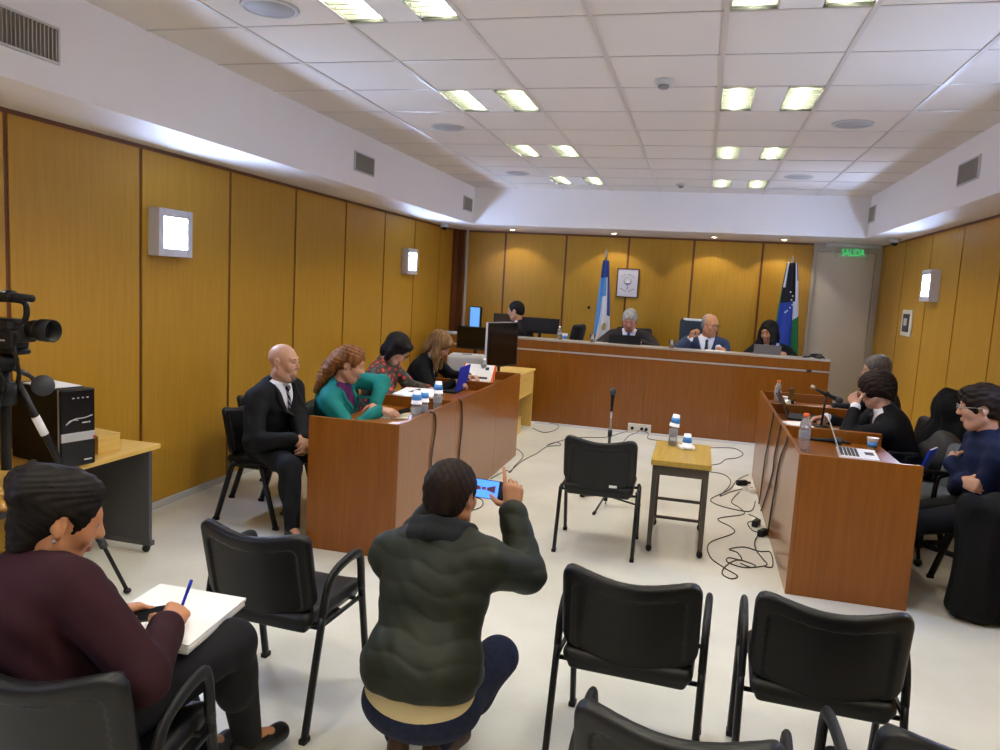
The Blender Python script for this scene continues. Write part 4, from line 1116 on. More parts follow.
def eyes(root, c, R, sc, look=(0, 0), lid=0.0, skinm=None):
    m = MB(); f = lambda x, y, z: c+R@(A(x, y, z)*sc)
    Mr = Matrix([list(q) for q in R]).to_4x4()
    for q in (-1, 1):
        ce = f(q*.031, .0788, .003)
        m.sphere((0, 0, 0), .0112*sc, 0, Matrix.Translation(ce) @ Mr, 12, 8)
        ci = f(q*.031+look[0]*.004, .0860, .003+look[1]*.004-lid*.003)
        m.sphere((0, 0, 0), (.0058*sc, .0050*sc, .0058*sc), 1, Matrix.Translation(ci) @ Mr, 10, 8)
    m.build('eyes', [M_eye, M_iris], root)
def brows(root, c, R, sc, mt, thick=.004):
    s = SDF(.004, .003); f = lambda x, y, z: c+R@(A(x, y, z)*sc)
    for q in (-1, 1): s.chain([f(q*.014, .093, .025), f(q*.032, .0905, .031), f(q*.05, .075, .025)], [thick, thick, thick*.6])
    s.build('eyebrows', mt, root, 0)
def glasses(root, c, R, sc, mt=None):
    m = MB(); f = lambda x, y, z: Vector(c+R@(A(x, y, z)*sc))
    for q in (-1, 1):
        pts = [f(q*.033+.024*math.cos(a*PI/9), .108-.10*abs(.024*math.cos(a*PI/9)*q) , .004+.018*math.sin(a*PI/9)) for a in range(18)]
        m.tube(pts, .0017, 0, 6, closed=True)
        m.tube([f(q*.057, .104, .008), f(q*.08, .07, .01), f(q*.084, -.01, .006)], .0017, 0, 6)
    m.tube([f(-.009, .109, .006), f(0, .114, .009), f(.009, .109, .006)], .0017, 0, 6)
    m.build('glasses', mt or M_black, root)

class Person:
    """all coordinates are world coordinates; the root sits on the floor under the pelvis"""
    def __init__(s, label, pelvis, head, face, pitch=0, roll=0, body=0, sc=1.0, res=.008, skinm=S_fair, sh=.185, female=False, group=None, bulk=1.0, neckback=.0):
        s.root = thing('person', label, 'person', (pelvis[0], pelvis[1], 0), 0, group)
        o = A(pelvis[0], pelvis[1], 0); s.o = o; s.sc = sc; s.res = res; s.skin = skinm; s.female = female; s.bulk = bulk
        s.pel = A(*pelvis)-o; s.hd = A(*head)-o; s.R = Rhead(face, pitch, roll)
        s.Bf = rotz(math.radians(body))@A(0, 1, 0); s.Br = rotz(math.radians(body))@A(1, 0, 0)
        s.nb = s.hd+s.R@A(0, -.035, -.105)*sc+A(0, 0, -.065)*sc-s.Bf*.015*sc-s.Bf*neckback
        d = s.nb-s.pel; L = np.linalg.norm(d); s.L = L
        mid = s.pel+d*.5-s.Bf*.02
        s.waist = s.pel+d*.30-s.Bf*.012; s.chest = s.pel+d*.68-s.Bf*.012
        s.U = vnorm(s.nb-s.waist); s.Fw = vnorm(s.Bf-s.U*(s.Bf@s.U)); s.Rt = vnorm(np.cross(s.Fw, s.U))
        s.sh = {q: s.nb-s.U*.055*sc+s.Rt*q*sh*sc for q in (-1, 1)}
        s.hip = {q: s.pel+s.Br*q*.09*sc for q in (-1, 1)}
        s.arm = {}; s.leg = {}; s.hands = {}
    def w(s, p): return A(*p)-s.o
    def set_arm(s, q, wrist, hint, l1=.285, l2=.25, sh=None):
        if sh is not None: s.sh[q] = s.sh[q]+A(*sh)
        e, wv_ = ik(s.sh[q], s.w(wrist), l1*s.sc, l2*s.sc, hint); s.arm[q] = (s.sh[q], e, wv_); return wv_
    def set_leg(s, q, ankle, hint, l1=.42, l2=.40):
        k, a = ik(s.hip[q], s.w(ankle), l1*s.sc, l2*s.sc, hint); s.leg[q] = (s.hip[q], k, a)
    def set_hand(s, q, d, back, curl=(30, 35, 40, 45), thumb=(.5, 20), spread=5):
        s.hands[q] = (A(*d), A(*back), curl, thumb, spread)
    def Rt3(s): return np.stack([s.Rt, s.Fw, s.U], 1)
    def torso(s, g, i=0.0, m=0, k=.05, lower=True):
        b = s.sc*s.bulk; R = s.Rt3(); w_ = .92 if s.female else 1.0
        if lower: g.el(s.pel+A(0, 0, .01)-s.Bf*.01, A(.17*b+i, .125*b+i, .115*b+i), np.stack([s.Br, s.Bf, A(0, 0, 1)], 1), m, k)
        g.el(s.waist, A(.15*w_*b+i, .112*b+i, .15*b+i), R, m, k)
        g.el(s.chest, A(.165*w_*b+i, .118*b+i, .17*b+i), R, m, k)
        g.rc(s.sh[-1]*.82+s.sh[1]*.18, s.sh[1]*.82+s.sh[-1]*.18, .058*b+i, None, m, k)
        for q in (-1, 1): g.rc(s.nb+s.U*.01, s.sh[q]*.85+s.nb*.15+s.U*.012, .042*b+i*.8, .046*b+i*.8, m, k)
        if s.female:
            for q in (-1, 1): g.el(s.chest+s.Fw*.085*b+s.Rt*q*.07*b-s.U*.0, A(.065, .06, .065)*b+i, R, m, .04)
    def arms(s, g, i=0.0, m=0, k=.02, end=1.0, fat=1.0):
        b = s.sc*s.bulk
        for q, (a, e, w) in s.arm.items():
            g.rc(a, e, .054*b*fat+i, .043*b*fat+i, m, .03); w2 = e+(w-e)*end
            g.rc(e, w2, .043*b*fat+i, (.028 if end >= 1 else .031)*b*fat+i, m, k)
    def legs(s, g, i=0.0, m=0, fat=1.0, end=1.0):
        b = s.sc*s.bulk
        for q, (h, k_, a) in s.leg.items():
            g.rc(h+s.Bf*.02, k_, .082*b*fat+i, .058*b*fat+i, m, .04); a2 = k_+(a-k_)*end
            g.rc(k_, a2, .055*b*fat+i, .038*b*fat+i, m, .025)
            c = k_+(a-k_)*.3-vnorm(s.Bf)*.018; g.el(c, A(.05, .055, .1)*b*fat+i, None, m, .03)
    def body(s, nose=1.0, jaw=1.0, chub=0.0, ears=True, look=(0, 0), lid=0, brow=None, lips=None, eyes_=True):
        g = SDF(s.res, .02)
        s.torso(g, -.014, 0); s.arms(g, -.012, 0, end=1.0); s.legs(g, -.014, 0)
        for q, (d, bk, cu, th, sp) in s.hands.items():
            w = s.arm[q][2]; e = s.arm[q][1]
            g.rc(e+(w-e)*.7, w, .027*s.sc, .0235*s.sc, 0, .02)
            hd = d
            # right hand palm down, fingers forward: thumb on the left, i.e. -(d x back)
            hand(g, w, d, bk, -q*1.0, cu, th, sp, s.sc*(.93 if s.female else 1.0))
        for q, (h, k_, a) in s.leg.items():
            f = s.foot_dir(q); g.rc(a, a+f*.12*s.sc+A(0, 0, -.05)*s.sc, .03*s.sc, .028*s.sc, 0, .02)
        g.rc(s.nb-s.U*.02, s.hd+s.R@A(0, -.02, -.05)*s.sc, (.058 if not s.female else .05)*s.sc, (.054 if not s.female else .046)*s.sc, 0, .03)
        head_shape(g, s.hd, s.R, s.sc, nose, jaw, 0, 1, ears, chub)
        s.bodyobj = g.build('body', [s.skin, lips or s.skin], s.root, 1)
        if eyes_: eyes(s.root, s.hd, s.R, s.sc, look, lid)
        if brow: brows(s.root, s.hd, s.R, s.sc, brow)
    def foot_dir(s, q):
        h, k_, a = s.leg[q]; v = (k_-h); v[2] = 0
        return vnorm(v) if np.linalg.norm(v) > .05 else s.Bf
    def shoes(s, mt=M_shoe):
        for q, (h, k_, a) in s.leg.items():
            f = s.foot_dir(q); z0 = max(a[2]-.085*s.sc, 0)
            g = SDF(max(s.res, .007), .02)
            heel = A(a[0], a[1], z0+.035)-f*.03; toe = A(a[0], a[1], z0+.03)+f*.15*s.sc
            g.rc(heel, toe, .04*s.sc, .036*s.sc, 0); g.rc(heel+A(0, 0, .04), heel+A(0, 0, .02)+f*.09, .036*s.sc, .03*s.sc, 0)
            g.planes(heel-.3, heel+.3, [((0, 0, 1), z0+.002)], 0, .0, 's')
            g.build('shoe', mt, s.root, 1)
    def trousers(s, mt, waist=True, fat=1.05, disp=None, end=.98):
        g = SDF(s.res, .03, disp)
        g.el(s.pel+A(0, 0, .0)-s.Bf*.01, A(.172, .13, .115)*s.sc*s.bulk+.004, np.stack([s.Br, s.Bf, A(0, 0, 1)], 1), 0)
        s.legs(g, .006, 0, fat, end)
        g.build('trousers', mt, s.root, 1)
    def jacket(s, mt, i=.012, opening=None, lapel=None, fat=1.08, end=.93, lower=True, collar=True, disp=None, name='jacket', mats=None, extra=None, hem=None):
        g = SDF(s.res, .03, disp)
        s.torso(g, i, 0, lower=lower)
        if collar:
            for a0 in range(-3, 3):
                pa = [s.nb+s.U*(.028 if abs(x) > 1 else .022)-(s.Fw*math.cos(x*PI/4)*.052-s.Rt*math.sin(x*PI/4)*.062)*s.sc for x in (a0, a0+1)]
                g.rc(pa[0], pa[1], .016*s.sc, None, 0, .012)
        if extra: extra(g)
        if opening is not None:
            dep, wd = opening    # depth below neck base, half width at the neck
            c0 = s.nb+s.U*.06
            b = s.nb-s.U*dep
            slope = wd/dep
            nR = vnorm(s.Rt-s.U*slope); nL = vnorm(-s.Rt-s.U*slope)
            g.planes(s.nb-.35, s.nb+.35, [(nR, nR@b), (nL, nL@b), (-s.Fw, -(s.Fw@(s.nb+s.Fw*.0)))], 0, .008, 's')
        for pr in (s.R,):
            # keep the head and neck clear
            g.rc(s.nb+s.U*.02, s.hd, .05*s.sc, .06*s.sc, 0, .006, 's')
        s.arms(g, i*.75, 0, .02, end, fat)
        o = g.build(name, mats or mt, s.root, 1); s.jk = g
        return o
    def lapels(s, mt, dep, wd, wide=.045):
        for q in (-1, 1):
            vs = []; fs = []; n = 12
            for j in range(n):
                t = j/(n-1); h = .045-t*(dep+.04); x0 = max(wd*(dep+h)/dep, .004)+.004
                x1 = x0+wide*(math.sin(PI*min(1, .12+t*1.0)) if t < .35 else (1-t)/.65*.99+.01)
                for x in (x0, (x0+x1)/2, x1):
                    p_ = s.jk.march(s.nb+s.U*h+s.Rt*q*x-s.Fw*.02, s.Fw, .3, 320); vs.append(p_+s.Fw*.004)
            for j in range(n-1):
                for c_ in range(2):
                    a = j*3+c_; fs.append((a, a+1, a+4, a+3) if q > 0 else (a+3, a+4, a+1, a))
            m = MB(); m.add(vs, fs, 0, True); o = m.build('lapel', mt, s.root)
            sd = o.modifiers.new('thickness', 'SOLIDIFY'); sd.thickness = .005; sd.offset = 0
    def shirt(s, mt, collar=True, i=.004, cuffs=False, name='shirt'):
        g = SDF(s.res, .03); s.torso(g, i, 0, lower=False)
        if collar:
            for a0 in range(-4, 4):
                pa = [s.nb+s.U*(.03+.006*abs(x)/4)-(s.Fw*math.cos(x*PI/4)*.053-s.Rt*math.sin(x*PI/4)*.054)*s.sc for x in (a0, a0+1)]
                g.rc(pa[0], pa[1], .0135*s.sc, None, 0, .01)
        if cuffs:
            for q, (a, e, w) in s.arm.items(): g.rc(e+(w-e)*.86, e+(w-e)*1.0, .036*s.sc, .035*s.sc, 0, .004)
        s.st = g
        g.rc(s.nb+s.U*.03, s.hd, .044*s.sc, .06*s.sc, 0, .006, 's')
        return g.build(name, mt, s.root, 1)
    def tie(s, mt, L=.30, w=.03):
        pts = []
        for t in np.linspace(0, 1, 9):
            o = s.nb-s.U*(.0+t*L)+s.Fw*.0
            p = s.st.march(o, s.Fw, .26, 260)+s.Fw*.006; pts.append(p)
        m = MB(); vs = []; fs = []
        for j, p in enumerate(pts):
            t = j/8; ww = w*(.42+.58*t)*s.sc
            vs += [p-s.Rt*ww, p+s.Fw*.009, p+s.Rt*ww, p-s.Fw*.004]
        for j in range(8):
            a = 4*j
            for q in range(4): fs.append((a+q, a+(q+1) % 4, a+4+(q+1) % 4, a+4+q))
        fs += [(0, 1, 2, 3), (32, 35, 34, 33)]
        m.add(vs, fs, 0, True); k = pts[0]+s.U*.012+s.Fw*.005; m.sphere(tuple(k), (.018, .018, .02)); m.build('tie', mt, s.root)
    def hair(s, mt, t=.012, face=(.105, -.035, .082, .085, .105), low=None, ears=True, extra=None, disp=None, top=0.0, res=None, name='hair'):
        """face: centre y, z and radii of the cleared face region"""
        g = SDF(res or max(s.res*.8, .0045), .02)
        R, sc = s.R, s.sc; f = lambda x, y, z: s.hd+R@(A(x, y, z)*sc)
        hx = lambda P: ((P-s.hd)@R)/sc
        if disp is None:
            def disp(P):
                q = hx(P); a = np.arctan2(q[..., 0], q[..., 1]+.02)
                return .0012*np.sin(a*26+q[..., 2]*40)+.001*np.sin(q[..., 0]*170+q[..., 2]*120+q[..., 1]*90)
        g.disp = disp
        g.el(f(0, -.016, .034+top), A(.0745+t, .097+t, .088+t+top)*sc, R, 0)
        if low is None: g.el(f(0, -.055, -.015), A(.062+t*.6, .055+t*.6, .065)*sc, R, 0)
        if extra: extra(g, f, R, sc)
        cy, cz, rx, ry, rz_ = face
        g.el(f(0, cy, cz), A(rx, ry, rz_)*sc, R, 0, .012, 's')
        if ears:
            for q in (-1, 1): g.el(f(q*.088, .006, -.02), A(.03, .032, .045)*sc, R, 0, .008, 's')
        if low is None: g.el(f(0, .0, -.125), A(.12, .11, .075)*sc, R, 0, .015, 's')
        return g.build(name, mt, s.root, 1)
D_ = lambda *v: v
# --- woman taking notes, left foreground
p = Person('woman in maroon jacket with pinned up black hair writing on a notebook', (-1.51, 1.55, .53), (-1.60, 1.615, 1.03), -42, 18, 0, -8, 1.01, .006, S_warm, .17, True, bulk=1.06)
p.set_arm(1, (-1.37, 1.75, .71), (1, -.5, -.8)); p.set_arm(-1, (-1.60, 1.78, .69), (-1, -.3, -.6))
p.set_hand(1, (-.30, .92, .1), (.45, -.1, .9), (45, 50, 55, 55), (.6, 35), 2); p.set_hand(-1, (.35, .9, -.05), (-.3, 0, .95), (30, 35, 40, 40), (.6, 20))
p.leg[1] = (p.hip[1], p.w((-1.31, 1.97, .565)), p.w((-1.385, 2.18, .11))); p.set_leg(-1, (-1.52, 2.10, .09), (-.1, .6, 1))
p.body(nose=.95, ears=True, lips=M_lip)
p.trousers(cloth('trousers_black', '#17171b', .8)); p.shoes()
p.jacket(F_maroon, .016, None, collar=False, disp=lambda P: .003*np.sin(P[..., 2]*60+P[..., 0]*35)*np.sin(P[..., 1]*40+1))
def bun(g, f, R, sc):
    g.el(f(.0, -.085, .075), A(.062, .055, .055)*sc, R, 0); g.el(f(-.035, -.11, .06), A(.04, .04, .045)*sc, R, 0); g.el(f(.03, -.10, .05), A(.045, .04, .045)*sc, R, 0)
    g.el(f(0, -.07, -.03), A(.058, .045, .05)*sc, R, 0); g.el(f(0, -.062, -.07), A(.058, .04, .06)*sc, R, 0); g.el(f(0, .03, .085), A(.06, .05, .035)*sc, R, 0)
    for k in range(9): g.rc(f(.05*math.cos(k*.7)-.01, -.10+.02*math.sin(k), .075+.045*math.sin(k*.7)), f(.03*math.cos(k*.7+1), -.13, .075+.03*math.sin(k*.7+1)), .013*sc, .009*sc, 0, .004)
hx = lambda P: ((P-p.hd)@p.R)/p.sc
p.hair(M_hblack, .014, (.115, -.03, .085, .072, .115), low=1, extra=bun, disp=lambda P: .0018*np.sin(hx(P)[..., 1]*110+14*np.sin(hx(P)[..., 2]*34)+hx(P)[..., 0]*60)+.001*np.sin(hx(P)[..., 0]*210+hx(P)[..., 2]*150))
c = p.hd+p.R@A(.03, -.125, .015)
m = MB(); m.tube([tuple(c+p.R@A(-.03, -.02, .012)), tuple(c+p.R@A(.045, -.012, 0))], .008, 0, 8); m.sphere(tuple(c+p.R@A(-.03, -.02, .01)), (.016, .016, .016)); m.build('hair_clip', mat('clip_tortoise', '#9c7430', .25), p.root)
m = MB(); m.sphere(tuple(p.hd+p.R@A(.083, -.006, -.042)*p.sc), .006); m.build('earring', M_steel, p.root)
M_dkscr = mat('phone_screen_off', '#050506', .7, spec=.1)
# notebook, phone, pen
t = thing('notebook', 'open white ring notebook on the lap of the woman in maroon', 'notebook', (-1.475, 1.90, .640), math.radians(7))
t.rotation_euler = (math.radians(-3), math.radians(4), math.radians(9))
m = MB(); m.bb((-.15, -.19, 0), (.15, .19, .006), 0, .002); m.build('cover', M_ltgrey, t)
m = MB()
for k in range(4): m.box((.0+.001*k, .0, .0095+k*.0055), (.296, .374, .0045), 0, 0, T(rz=.01*math.sin(k*2)))
m.build('pages', M_paper, t)
t = thing('phone', 'black phone lying on the open notebook', 'phone', (-1.515, 1.835, .673), math.radians(-52))
t.rotation_euler = (math.radians(-3), math.radians(4), math.radians(-38))
m = MB(); m.bb((-.04, -.08, 0), (.04, .08, .009), 0, .003); m.build('case', M_black, t)
m = MB(); m.bb((-.036, -.075, .009), (.036, .075, .0096)); m.build('screen', M_dkscr, t)
t = thing('pen', 'blue pen held in the hand of the woman in maroon', 'pen'); t.matrix_world = frame_to((-1.425, 1.85, .655), (-1.395, 1.895, .80))
m = MB(); m.lathe([(.001, -.005), (.004, .012), (.0045, .02), (.0045, .13), (.003, .135)], 0, 10); m.build('barrel', M_blue, t)
m = MB(); m.lathe([(.0048, .10), (.005, .10), (.005, .138), (0, .139)], 0, 10); m.bb((.0045, -.002, .105), (.0065, .002, .136)); m.build('cap', M_blue, t)

# --- crouching photographer
p = Person('crouching man in dark green quilted jacket holding up a phone', (-.80, 2.30, .30), (-.81, 2.555, .945), -14, 4, 0, -6, 1.0, .006, S_tan, .195, bulk=1.04)
p.set_arm(1, (-.625, 2.745, .855), (.5, -.2, -1), .235, .235); p.set_arm(-1, (-.93, 2.80, .84), (-.6, .2, -.9), .28, .26)
p.set_hand(1, (-.12, .35, .93), (.25, -.95, .2), (12, 62, 68, 70), (.9, 20), 4); p.set_hand(-1, (.25, .3, .9), (-.4, -.8, .3), (45, 55, 60, 60), (.8, 20))
p.leg[1] = (p.hip[1], p.w((-.615, 2.60, .345)), p.w((-.76, 2.38, .12))); p.leg[-1] = (p.hip[-1], p.w((-1.0, 2.60, .36)), p.w((-.90, 2.36, .12)))
p.body(jaw=1.05, chub=.006)
g = SDF(.007, .04); g.el(p.pel+A(0, -.01, .0), A(.205, .16, .118), None, 0, .05); p.legs(g, .010, 0, 1.06, .97); g.planes(p.pel-.4, p.pel+.4, [(A(0, .5, -1), vnorm(A(0, .5, -1))@(p.pel+A(0, -.17, .015)))], 0, .006, 's'); g.build('trousers', F_jeans, p.root, 1)
p.shoes(M_shoeb)
g = SDF(.007, .04); p.torso(g, .004); g.el(p.pel+A(0, -.02, .05), A(.182, .145, .135), None, 0, .05); g.planes(p.pel-.6, p.pel+.8, [((0, 0, -1), -(p.pel[2]+.2))], 0, .0, 's'); g.build('shirt', F_cream, p.root, 1)
def quilt(P):
    q = P-p.pel; h = q@p.U+.03*np.sin(q[..., 0]*9+1)+.012*np.sin(q[..., 0]*31)
    return .0024*(1-2*np.abs(np.sin(h*PI/.075))**.5)+.0016*np.sin(q[..., 0]*70+q[..., 2]*50)*np.sin(q[..., 2]*45)
def puff(g):
    g.el(p.pel+A(.0, -.03, .13), A(.205, .16, .13), None, 0, .08)
    g.rc(p.nb-p.Rt*.06+p.U*.01, p.nb+p.Rt*.06+p.U*.01, .075, None, 0, .04)
g = SDF(.006, .04, quilt)
p.torso(g, .028, 0, .06, lower=False); p.arms(g, .020, 0, .03, .96, 1.08); puff(g)
g.planes(p.pel-.5, p.pel+.5, [((0, .25, 1), (p.pel+A(0, -.1, .07))@vnorm(A(0, .25, 1)))], 0, .01, 's')
g.rc(p.nb+p.U*.03, p.hd, .058, .065, 0, .006, 's')
g.build('jacket', F_green, p.root, 1)
g = SDF(.006, .015)
for x in range(-4, 4):
    pa = [p.nb+p.U*(.068-.006*abs(y))-(p.Fw*math.cos(y*PI/4)*.092-p.Rt*math.sin(y*PI/4)*.105) for y in (x, x+1)]
    g.rc(pa[0], pa[1], .026); g.rc(pa[0]-p.U*.035-p.Fw*.012*math.cos(x*PI/4), pa[1]-p.U*.035-p.Fw*.012*math.cos((x+1)*PI/4), .030)
g.build('collar', F_collar, p.root, 1)
hx = lambda P, p=p: ((P-p.hd)@p.R)/p.sc
p.hair(M_hdark, .016, (.125, -.03, .088, .078, .11), disp=lambda P: .002*np.sin(hx(P)[..., 0]*190+hx(P)[..., 1]*120)*np.sin(hx(P)[..., 2]*140+hx(P)[..., 1]*60))
t = thing('phone', 'phone with lit blue screen held up by the crouching man', 'phone', (-.745, 2.80, .915), math.radians(14))
t.rotation_euler = (math.radians(-12), math.radians(5), math.radians(12))
m = MB(); m.bb((-.078, 0, -.037), (.078, .008, .037), 0, .003); m.build('case', M_black, t)
m = MB(); m.bb((-.07, -.0006, -.034), (.045, .0, .034)); m.build('screen', mat('phone_screen', '#2858d0', .2, emit='#4a86ff', estr=1.1), t)
m = MB()
for s_ in (-1, 1): m.add([(-.012+s_*.045, -.0012, -.012), (-.012+s_*.012, -.0012, -.004), (-.012+s_*.012, -.0012, .006), (-.012+s_*.045, -.0012, .018)], [(0, 1, 2, 3), (3, 2, 1, 0)])
m.bb((-.02, -.0013, -.004), (-.004, -.0011, .008)); m.build('picture_marks', mat('phone_mark', '#4a2f3c', .3, emit='#5c3848', estr=.5), t)
m = MB(); m.bb((.047, -.0006, -.034), (.073, 0, .034)); m.build('button_strip', M_gloss, t)

# --- bald man in suit
p = Person('bald bearded man in black suit with striped tie seated by the left desk', (-2.76, 4.58, .53), (-2.66, 4.54, 1.115), -88, 2, 0, -97, 1.0, .007, S_fair, .195, bulk=1.06)
p.set_arm(1, (-2.42, 4.26, .66), (-.5, -.5, -.8), .29, .26); p.set_arm(-1, (-2.40, 4.36, .64), (-.5, .6, -1), .29, .26)
p.set_hand(1, (.75, .55, -.35), (.1, -.7, .6), (40, 45, 50, 50), (.7, 20)); p.set_hand(-1, (.6, -.75, -.3), (.6, .5, .5), (40, 45, 50, 50), (.7, 20))
p.leg[1] = (p.hip[1], p.w((-2.36, 4.135, .515)), p.w((-2.40, 4.24, .10))); p.set_leg(-1, (-2.38, 4.55, .09), (1, .1, 1))
p.body(jaw=1.05, brow=M_hdark, chub=.004)
p.trousers(F_trous); p.shoes()
p.shirt(F_white); p.tie(M_tiedark)
p.jacket(F_black, .020, (.27, .075), end=.95, disp=lambda P: .0025*np.sin(P[..., 2]*55+P[..., 0]*30)); p.lapels(F_black, .27, .075)
def stub(g, f, R, sc):
    pass
g = SDF(.0055, .015); f = lambda x, y, z, p=p: p.hd+p.R@(A(x, y, z)*p.sc)
g.el(f(0, .040, -.088), A(.052, .056, .05), p.R); g.el(f(0, .03, -.02), A(.085, .062, .075), p.R, 0, .01, 's'); g.el(f(0, .112, -.068), A(.022, .03, .012), p.R, 0, .004, 's')
g.build('beard', mat('beard_stubble', '#7d6050', .75), p.root, 1)

# --- teal jacket woman
p = Person('woman in teal jacket with long auburn hair leaning on the near left desk', (-2.54, 5.0, .53), (-2.33, 4.855, 1.10), -78, 16, 0, -82, .98, .0065, S_fair, .172, True, bulk=1.04)
p.set_arm(1, (-2.06, 4.78, .815), (-.2, -.8, -.8), .29, .26); p.set_arm(-1, (-2.15, 4.90, .82), (.9, .6, .1), .28, .26)
p.set_hand(1, (.95, .05, -.1), (.0, -.45, .9), (30, 35, 40, 42), (.6, 25), 4); p.set_hand(-1, (.3, -.9, -.2), (.5, .1, .9), (30, 35, 40, 40))
p.set_leg(1, (-2.2+.05, 4.83, .09), (1, 0, 1)); p.set_leg(-1, (-2.15, 5.0, .09), (1, 0, 1))
p.body(nose=.95, brow=M_hbrown, lips=M_lip, ears=True)
p.trousers(F_trous); p.shirt(F_purple, False)
p.jacket(F_teal, .014, (.26, .075), collar=True, disp=lambda P: .0025*np.sin(P[..., 2]*65+P[..., 0]*35)); p.lapels(F_teal, .26, .075, .04)
def hl(g, f, R, sc):
    pts = [f(0, -.09, .02), f(-.01, -.125, -.06), f(-.015, -.15, -.15), f(-.01, -.165, -.24)]
    for o, rr in ((0, .06), (.045, .045), (-.045, .045)):
        g.chain([q+p.Rt*o*sc for q in pts], [rr*sc, rr*.95*sc, rr*.85*sc, rr*.5*sc])
    g.rc(f(.0, .045, .105), f(.06, .06, .05), .024*sc, .018*sc); g.rc(f(.0, .045, .105), f(-.06, .06, .05), .024*sc, .018*sc)
hx = lambda P, p=p: ((P-p.hd)@p.R)/p.sc
p.hair(M_hred, .016, (.112, -.035, .082, .075, .11), low=1, extra=hl, disp=lambda P, hx=hx: .0022*np.sin(hx(P)[..., 0]*70+9*np.sin(hx(P)[..., 2]*30))+.0012*np.sin(hx(P)[..., 0]*200+hx(P)[..., 1]*180))
m = MB(); m.tube([tuple(p.hd+p.R@A(.086, -.004, -.038)), tuple(p.hd+p.R@A(.088, -.004, -.062))], .003, 0, 6); m.build('earring', M_steel, p.root)
m = MB(); m.bb((-.035, -.072, 0), (.035, .072, .009), 0, .003); o = m.build('phone', M_gloss); o.location = (-1.95, 4.88, .79); o.rotation_euler = (.3, .2, math.radians(-60)); tag(o, 'black phone under the fingers of the woman in teal', 'phone')

# --- floral blouse woman
p = Person('woman with black bob and floral blouse reading on the left desk', (-2.58, 5.76, .53), (-2.31, 5.66, 1.155), -84, 40, 0, -84, .96, .0075, S_fair, .168, True)
p.set_arm(1, (-2.08, 5.64, .825), (-.1, -.8, -.8)); p.set_arm(-1, (-2.08, 5.84, .825), (-.1, .8, -.8))
p.set_hand(1, (.9, .25, -.15), (0, -.2, 1)); p.set_hand(-1, (.85, -.4, -.15), (0, .2, 1))
p.set_leg(1, (-2.2, 5.62, .09), (1, 0, 1)); p.set_leg(-1, (-2.2, 5.85, .09), (1, 0, 1))
p.body(nose=.95, brow=M_hblack, lips=M_lip); p.trousers(F_trous)
p.jacket(F_floral, .010, None, collar=False, name='blouse', disp=lambda P: .003*np.sin(P[..., 2]*60))
def bob(g, f, R, sc):
    for q in (-1, 1): g.chain([f(q*.06, -.02, .04), f(q*.078, -.01, -.03), f(q*.072, .0, -.10)], [.045*sc, .036*sc, .024*sc])
    g.el(f(0, -.06, -.05), A(.075, .055, .085)*sc, R); g.rc(f(-.05, .07, .075), f(.05, .07, .075), .026*sc)
p.hair(M_hblack, .018, (.125, -.045, .062, .085, .105), low=1, ears=False, extra=bob); glasses(p.root, p.hd, p.R, p.sc)
# --- dark clothed woman with long fair hair
p = Person('woman in black with long dark blond hair writing at the far left desk', (-2.53, 6.55, .53), (-2.22, 6.43, 1.145), -84, 36, 0, -84, .97, .008, S_fair, .168, True)
p.set_arm(1, (-2.05, 6.36, .83), (-.1, -.8, -.8)); p.set_arm(-1, (-1.98, 6.60, .86), (-.1, .8, -.7))
p.set_hand(1, (.9, .25, -.1), (0, -.2, 1)); p.set_hand(-1, (.8, -.35, .1), (0, .2, 1), (40, 45, 50, 55))
p.set_leg(1, (-2.2, 6.42, .09), (1, 0, 1)); p.set_leg(-1, (-2.2, 6.62, .09), (1, 0, 1))
p.body(nose=.95, brow=M_hbrown, lips=M_lip); p.trousers(F_trous); p.shirt(F_white, False)
p.jacket(F_blacktop, .012, (.16, .05), collar=False)
def longh(g, f, R, sc):
    U = A(0, 0, -1.)
    for q in (-1, 1):
        a = f(q*.062, -.02, .02); g.chain([a, a+U*.13+p.R@A(q*.02, -.01, 0), a+U*.24+p.R@A(q*.025, -.0, 0)], [.045*sc, .038*sc, .02*sc])
    g.el(f(0, -.07, -.06), A(.08, .055, .11)*sc, R); g.rc(f(-.04, .072, .07), f(.05, .075, .06), .026*sc)
p.hair(M_hblond, .018, (.125, -.045, .058, .085, .11), low=1, ears=False, extra=longh)

# --- clerk at the bench computers, profile to the left
p = Person('dark haired man in dark suit working at the bench screens', (-2.20, 9.98, .70), (-2.36, 9.86, 1.375), 86, 10, 0, 80, 1.0, .009, S_tan, .19)
p.set_arm(1, (-2.62, 10.08, .99), (.2, .8, -.8)); p.set_arm(-1, (-2.62, 9.83, .99), (.2, -.8, -.8))
p.set_hand(1, (-.95, 0, -.1), (0, 0, 1)); p.set_hand(-1, (-.95, 0, -.1), (0, 0, 1))
p.set_leg(1, (-2.5, 10.1, .29), (-1, 0, 1)); p.set_leg(-1, (-2.5, 9.95, .29), (-1, 0, 1))
p.body(brow=M_hblack); p.trousers(F_trous); p.shirt(F_white); p.jacket(F_navysuit if False else F_char, .014, (.25, .07))
p.hair(M_hblack, .012)
